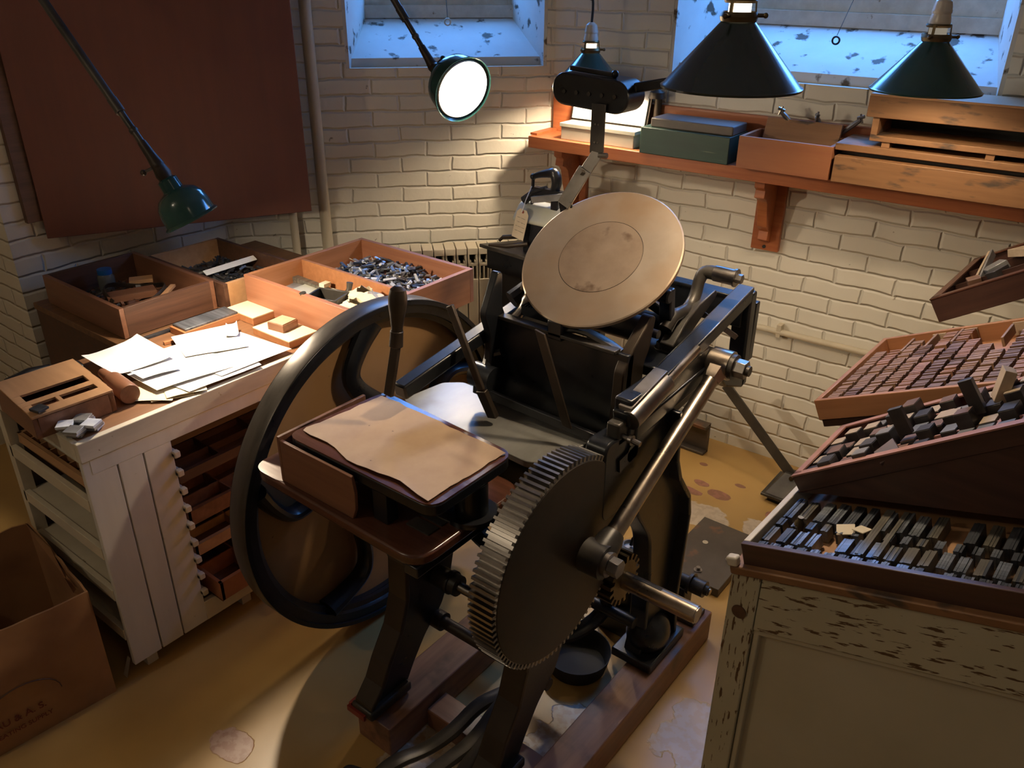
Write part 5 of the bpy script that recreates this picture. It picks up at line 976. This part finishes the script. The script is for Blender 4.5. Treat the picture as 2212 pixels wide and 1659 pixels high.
# lower case of leads
def tcase(name, label, M, x1, y0, y1, h, mat, grp, mat_in, cols=0, rows=0, x0=0, lab2=None, rim=None, t=.012, rimtop=None):
    T_ = thing(name, label, 'type case', M=M @ Matrix.Translation((x0, (y0+y1)/2, 0)), group=grp)
    mk('case_side', MB(M).box(x0, x1, y0, y0+t, 0, h), mat, T_, bevel=.0015); mk('case_side', MB(M).box(x0, x1, y1-t, y1, 0, h), mat, T_, bevel=.0015)
    mk('case_end', MB(M).box(x0, x0+t, y0+t, y1-t, 0, h), rim or mat, T_, bevel=.0015); mk('case_end', MB(M).box(x1-t, x1, y0+t, y1-t, 0, h), mat, T_)
    mk('case_floor', MB(M).box(x0+t, x1-t, y0+t, y1-t, 0, .006), mat_in, T_)
    if rimtop:
        r_ = MB(M).box(x0, x1, y0-.002, y0+t+.006, h, h+.003).box(x0, x0+t+.006, y0, y1, h, h+.003).box(x0, x1, y1-t-.006, y1, h, h+.003)
        mk('case_rim', r_, rimtop, T_)
    if cols or rows:
        d = MB(M)
        for k in range(1, cols): x = x0+(x1-x0)*k/cols; d.box(x-.0025, x+.0025, y0+t, y1-t, .006, h-.006)
        for k in range(1, rows): y = y0+(y1-y0)*k/rows; d.box(x0+t, x1-t, y-.0025, y+.0025, .006, h-.006)
        mk('divider', d, mat_in, T_)
    return T_
GC_ = 'type cases on the sloping cabinets'
MA = slope(MS, .004, 0, zl+.016, E1) 
tcase('type_case', 'dark-rimmed case full of grey lead strips at the front of the cabinet', MA, .86, .002, .455, .042, M_['case'], GC_, M_['tan_wood'], rim=M_['white_trim'])
# leads: every strip its own object, in bundles
leadmesh = {}
def lead_proto(L, kind):
    key = (round(L, 4), kind)
    if key not in leadmesh:
        o = mk('lead_strip', MB(Matrix.Identity(4)).box(-.00195, .00195, 0, L, 0, .022), [M_['lead'], M_['lead2'], M_['lead3']][kind], M=Matrix.Identity(4)); COL.objects.unlink(o); leadmesh[key] = o.data; bpy.data.objects.remove(o)
    return leadmesh[key]
rg = random.Random(11); cnt = 0; extra = MB(); LG = 'lead strips in the front case'
def inst(name, me, M, label, cat, group):
    o = bpy.data.objects.new(name, me); COL.objects.link(o); o.matrix_world = M; tag(o, label, cat, group); return o
rows_ = [(.016, .026, .0225, .44, 4), (.047, .050, .0255, .44, 4), (.103, .026, .026, .42, 3), (.134, .074, .0265, .44, 4)]
todo = []
for ri, (y, L, pitch_, xmax, n) in enumerate(rows_):
    x = .018
    while x < xmax:
        if ri == 1 and .195 < x < .215: x += .024
        nn = n if rg.random() > .1 else n-1; kd = rg.choice([0, 0, 1, 2]); Lq = L*rg.uniform(.88, 1.0)
        if rg.random() > .04:
            for i in range(nn): todo.append((x + i*.0042, y + rg.uniform(-.001, .001), Lq, kd if rg.random() > .25 else 2, .007 + rg.uniform(0, .002)))
        x += pitch_ + rg.uniform(-.001, .0015)
for x in (.176, .181, .205): [todo.append((x + i*.0042, .05, .155, 1, .009)) for i in range(2)]
todo.sort(key=lambda t: t[0]*.5 + t[1])
for i, (x, y, L, kd, z) in enumerate(todo):
    Mx = MA @ Matrix.Translation((x, y, z))
    if i < 298: inst('lead_strip', lead_proto(round(L*250)/250, kd), Mx, 'grey lead spacing strip packed on edge in the front case', 'lead strip', LG)
    else: extra.box(-.00195, .00195, 0, L, 0, .022, Mx)
if extra.v: tag(mk('more_lead_strips', extra, M_['lead3']), 'further lead strips up the slope of the front case', 'lead strips', kind='stuff')
def tile(M, x, y, z, w_, l, h, a, mat, name, label, cat, group=None, tilt=(0, 0), bevel=.0008):
    Mx = M @ Matrix.Translation((x, y, z)) @ Matrix.Rotation(R(a), 4, 'Z') @ Matrix.Rotation(R(tilt[0]), 4, 'X') @ Matrix.Rotation(R(tilt[1]), 4, 'Y')
    o = mk(name, MB(Mx).box(-w_/2, w_/2, -l/2, l/2, 0, h), mat, M=Mx, bevel=bevel); tag(o, label, cat, group); return o
tile(MA, .135, .118, .030, .03, .026, .002, 20, M_['paper_cream'], 'paper_scrap', 'cream paper scrap, the left of two among the lead strips', 'paper scrap', tilt=(14, 0)); tile(MA, .160, .124, .031, .022, .026, .002, -15, M_['paper_cream'], 'paper_scrap', 'cream paper scrap, the right of two among the lead strips', 'paper scrap', tilt=(-10, 5))
tag(mk('small_bottle', MB(MA).lathe([(0, .008), (.009, .008), (.009, .024), (.005, .030), (.005, .036), (0, .036)], MA @ Vector((.045, .112, 0)), (0, 0, 1), 14) if False else MB().lathe([(0, 0), (.009, 0), (.009, .022), (.005, .028), (.005, .034), (0, .034)], MA @ Vector((.050, .114, .012)), (0, 0, 1), 14), M_['brass']), 'tiny olive bottle among the lead strips', 'bottle')
# steep case of wood type, on its wedge over the front case
E2 = 36.0; y2 = .205
M2 = slope(MS, .010, 0, zl+.062, E2)
wd = pr([(.004, zl+.060), (.80, zl+.058+.80*math.tan(R(E2))-.002), (.80, zl+.062+.80*ta), (.06, zl+.062+.06*ta)], y2+.002, y2+.016); rk = thing('case_rack', 'dark wooden wedge-sided rack holding the steep type case over the lead strips', 'rack', M=MS @ Matrix.Translation((.4, .33, 0)))
mk('rack_side', wd, M_['case'], rk); mk('rack_side', pr([(.004, zl+.060), (.80, zl+.058+.80*math.tan(R(E2))-.002), (.80, zl+.062+.80*ta), (.06, zl+.062+.06*ta)], .44, .452), M_['case'], rk)
tcase('type_case', 'pinkish-rimmed case of mixed black and tan blocks on the steep rack', M2, .82, y2, .452, .033, M_['case'], GC_, M_['case_pink'], 7, 4, t=.010, rimtop=M_['case_pink'])
rg = random.Random(21); WG = 'wooden blocks on the steep case'
ix = 0
for cx2 in range(18):
    for r_ in range(5):
        x = .03 + cx2*.034 + rg.uniform(-.003, .003); y = y2 + .028 + r_*.045 + rg.uniform(-.003, .003)
        if rg.random() < .2 or x > .62: continue
        z0 = .018 if r_ < 1 or rg.random() < .5 else .030; tall = rg.random() < .30; L_ = rg.uniform(.026, .038)
        mt = rg.choice([M_['blocktan'], M_['blocktan'], M_['blockgrey'], M_['blockdark'], M_['typewood2']])
        Mx = M2 @ Matrix.Translation((x, y, z0)) @ Matrix.Rotation(R(rg.uniform(-4, 4)), 4, 'Z')
        base = mk('type_block', MB(Mx).box(-.013, .013, -L_/2, L_/2, -.010, .012 + (.012 if tall else 0)), M_['blockdark'], M=Mx, bevel=.0008); ztop = .012 + (.012 if tall else 0)
        mk('block_face', MB(Mx).box(-.0125, .0125, -L_/2+.0005, L_/2-.0005, ztop, ztop+.0012), mt, base)
        tag(base, 'small type-high block with inked black sides on the steep case', 'type block', WG)
for (x, y, z, w_, l, h, a, tl, mt, lab) in ((.36, y2+.14, .055, .055, .045, .018, 20, (0, -50), M_['blocktan'], 'large tan and blue-lit block tipped on its corner in the steep case'), (.20, y2+.07, .04, .024, .012, .05, 0, (0, 0), M_['blockdark'], 'tall black block standing at the left of the steep case'),
    (.315, y2+.10, .035, .022, .014, .062, 0, (0, 0), M_['blockdark'], 'tall black upright block in the middle of the steep case'), (.47, y2+.08, .035, .030, .012, .055, 0, (0, 0), M_['blockdark'], 'dark upright block further right on the steep case'),
    (.18, y2+.02, .03, .040, .035, .006, 30, (25, -20), M_['case'], 'dark tilted wooden tab leaning on the near rim of the steep case')):
    tile(M2, x, y, z, w_, l, h, a, mt, 'type_block', lab, 'type block', tilt=tl)
for i in range(3): tile(M2, .035+i*.0005, .395-i*.0, .030, .018, .045, .03, 0, M_['blocktan'], 'type_block', 'one of three slanted black-sided blocks at the far low corner of the steep case', 'type block', 'three slanted blocks') if False else None
# rear cabinet carrying two more cases
cb2 = thing('type_cabinet', 'second sloping cabinet behind, mostly hidden under its type cases', 'cabinet', M=MS @ Matrix.Translation((.5, .9, -.80)))
mk('cabinet_body', pr([(.20, -.05), (.82, .115), (.82, -.80), (.20, -.80)], .54, 1.40), M_['peel_v'], cb2)
E3 = 25.3; M3 = slope(MS, -.078, .52, .004, E3)
tcase('type_case', 'orange-brown case packed with rows of thin wood type, second from front', M3, .86, 0, .445, .046, M_['case_or'], GC_, M_['case_or'], 0, 0)
mk('under_board', MB(M3).box(.004, .86, .004, .44, -.018, -.001), M_['case'], cb2, bevel=.002)
mk('support_wedge', pr([(.20, -.052), (.72, .10), (.72, .30), (.20, .09)], .56, .94), M_['case'], cb2)
rg = random.Random(31); n_t = 0; tm = {}; more = {}
def tproto(w_, l, k):
    key = (round(w_, 4), round(l, 4), k)
    if key not in tm:
        o = mk('t', MB().box(-w_/2, w_/2, -l/2, l/2, 0, .030), [M_['typewood'], M_['typewood2'], M_['typewood3'], M_['blocktan']][k], M=Matrix.Identity(4), bevel=0); COL.objects.unlink(o); tm[key] = o.data; bpy.data.objects.remove(o)
    return tm[key]
pieces = []
for c in range(16):
    x = .034 + c*.0345; y = .020; kcol = rg.choice([0, 0, 1, 2]); yend = rg.choice([.425, .425, .40, .33]) if c not in (7, 8, 12) else rg.uniform(.2, .3)
    while y < yend:
        if rg.random() < .05: kcol = rg.choice([0, 1, 2, 0, 1])
        l = rg.choice([.0048, .0048, .0055, .009])
        if rg.random() < .03: y += .012; continue
        pieces.append((x, y + l/2, .025 + (.0015 if c % 2 else 0), l, kcol)); y += l + .0009
    if c in (3, 5, 8, 10): pieces.append((x, .433, .03, .012, 3))
TG = 'thin wood type in the second case'
pieces.sort(key=lambda p: p[0]*.3 + p[1])
for i, (x, y, w_, l, k) in enumerate(pieces):
    Mx = M3 @ Matrix.Translation((x, y, .010 + rg.uniform(0, .004)))
    if i < 299: inst('wood_type', tproto(round(w_*500)/500, l, k), Mx, 'thin wooden type piece stacked on edge in the second case', 'wood type', TG)
    else: more.setdefault(k, MB()).box(-w_/2, w_/2, -l/2, l/2, 0, .030, Mx)
f_ = None
for k, m in more.items():
    o = mk('more_wood_type', m, [M_['typewood'], M_['typewood2'], M_['typewood3'], M_['blocktan']][k], f_)
    o['kind'] = 'stuff'
    if f_ is None: tag(o, 'further thin wood type filling the far part of the second case', 'wood type', kind='stuff'); f_ = o
for i, x in enumerate((.085, .135, .19, .30, .36, .43)): tile(M3, x, .36+.012*(i % 3), .022, .006, .10, .022, 0, M_['typewood'], 'divider_strip', 'pale wooden divider strip at the far end of the second case', 'wooden strip', 'divider strips')
# furthest case: big wood letters
E4 = 33.0; M4 = slope(MS, .008, 1.02, .10, E4)
tcase('type_case', 'deep dark case of large wood blocks, furthest back at the right edge', M4, .50, 0, .42, .060, M_['case'], GC_, M_['case'], 0, 3, t=.016, rimtop=M_['mahogany'])
mk('support_wedge', pr([(.20, -.05), (.72, .10), (.72, .42), (.20, .16)], 1.05, 1.38), M_['case'], cb2)
rg = random.Random(41)
BG = 'large blocks in the furthest case'
for (x, y, z, w_, l, h, a, mt) in ((.10, .22, .03, .05, .085, .02, 25, M_['blockgrey']), (.16, .30, .035, .055, .10, .02, -15, M_['blocktan']), (.07, .12, .03, .03, .05, .02, 20, M_['typewood2']), (.12, .15, .028, .035, .045, .02, -30, M_['blockdark']), (.19, .20, .03, .035, .04, .02, 10, M_['blocktan']),
    (.055, .20, .02, .006, .34, .02, 0, M_['blocktan']), (.068, .20, .02, .006, .32, .02, 0, M_['blockgrey']), (.16, .38, .03, .05, .05, .02, 5, M_['blockgrey']), (.22, .40, .03, .06, .06, .025, -8, M_['blocktan']), (.30, .36, .03, .06, .06, .025, 8, M_['typewood2'])):
    tile(M4, x, y, z+.012, w_, l, h, a, mt, 'type_block', 'large loose wood or metal block in the furthest type case', 'type block', BG, tilt=(rg.uniform(-16, 16), rg.uniform(-16, 16)))
for i in range(14): tile(M4, .25+(i % 5)*.035, .05+(i//5)*.05, .03, .028, .035, .02, rg.uniform(-12, 12), rg.choice([M_['blocktan'], M_['blockgrey']]), 'type_block', 'large loose wood or metal block in the furthest type case', 'type block', BG)

Mw = Matrix.Translation((-.178, 2.52, .95)) @ Matrix.Rotation(R(-24), 4, 'Y')
tag(mk('leaning_post', MB(Mw).box(-.01, .05, 0, .03, -.25, .24), M_['green_dark'], M=Mw, bevel=.002), 'dark leaning post at the right edge, below the end of the shelf', 'post')
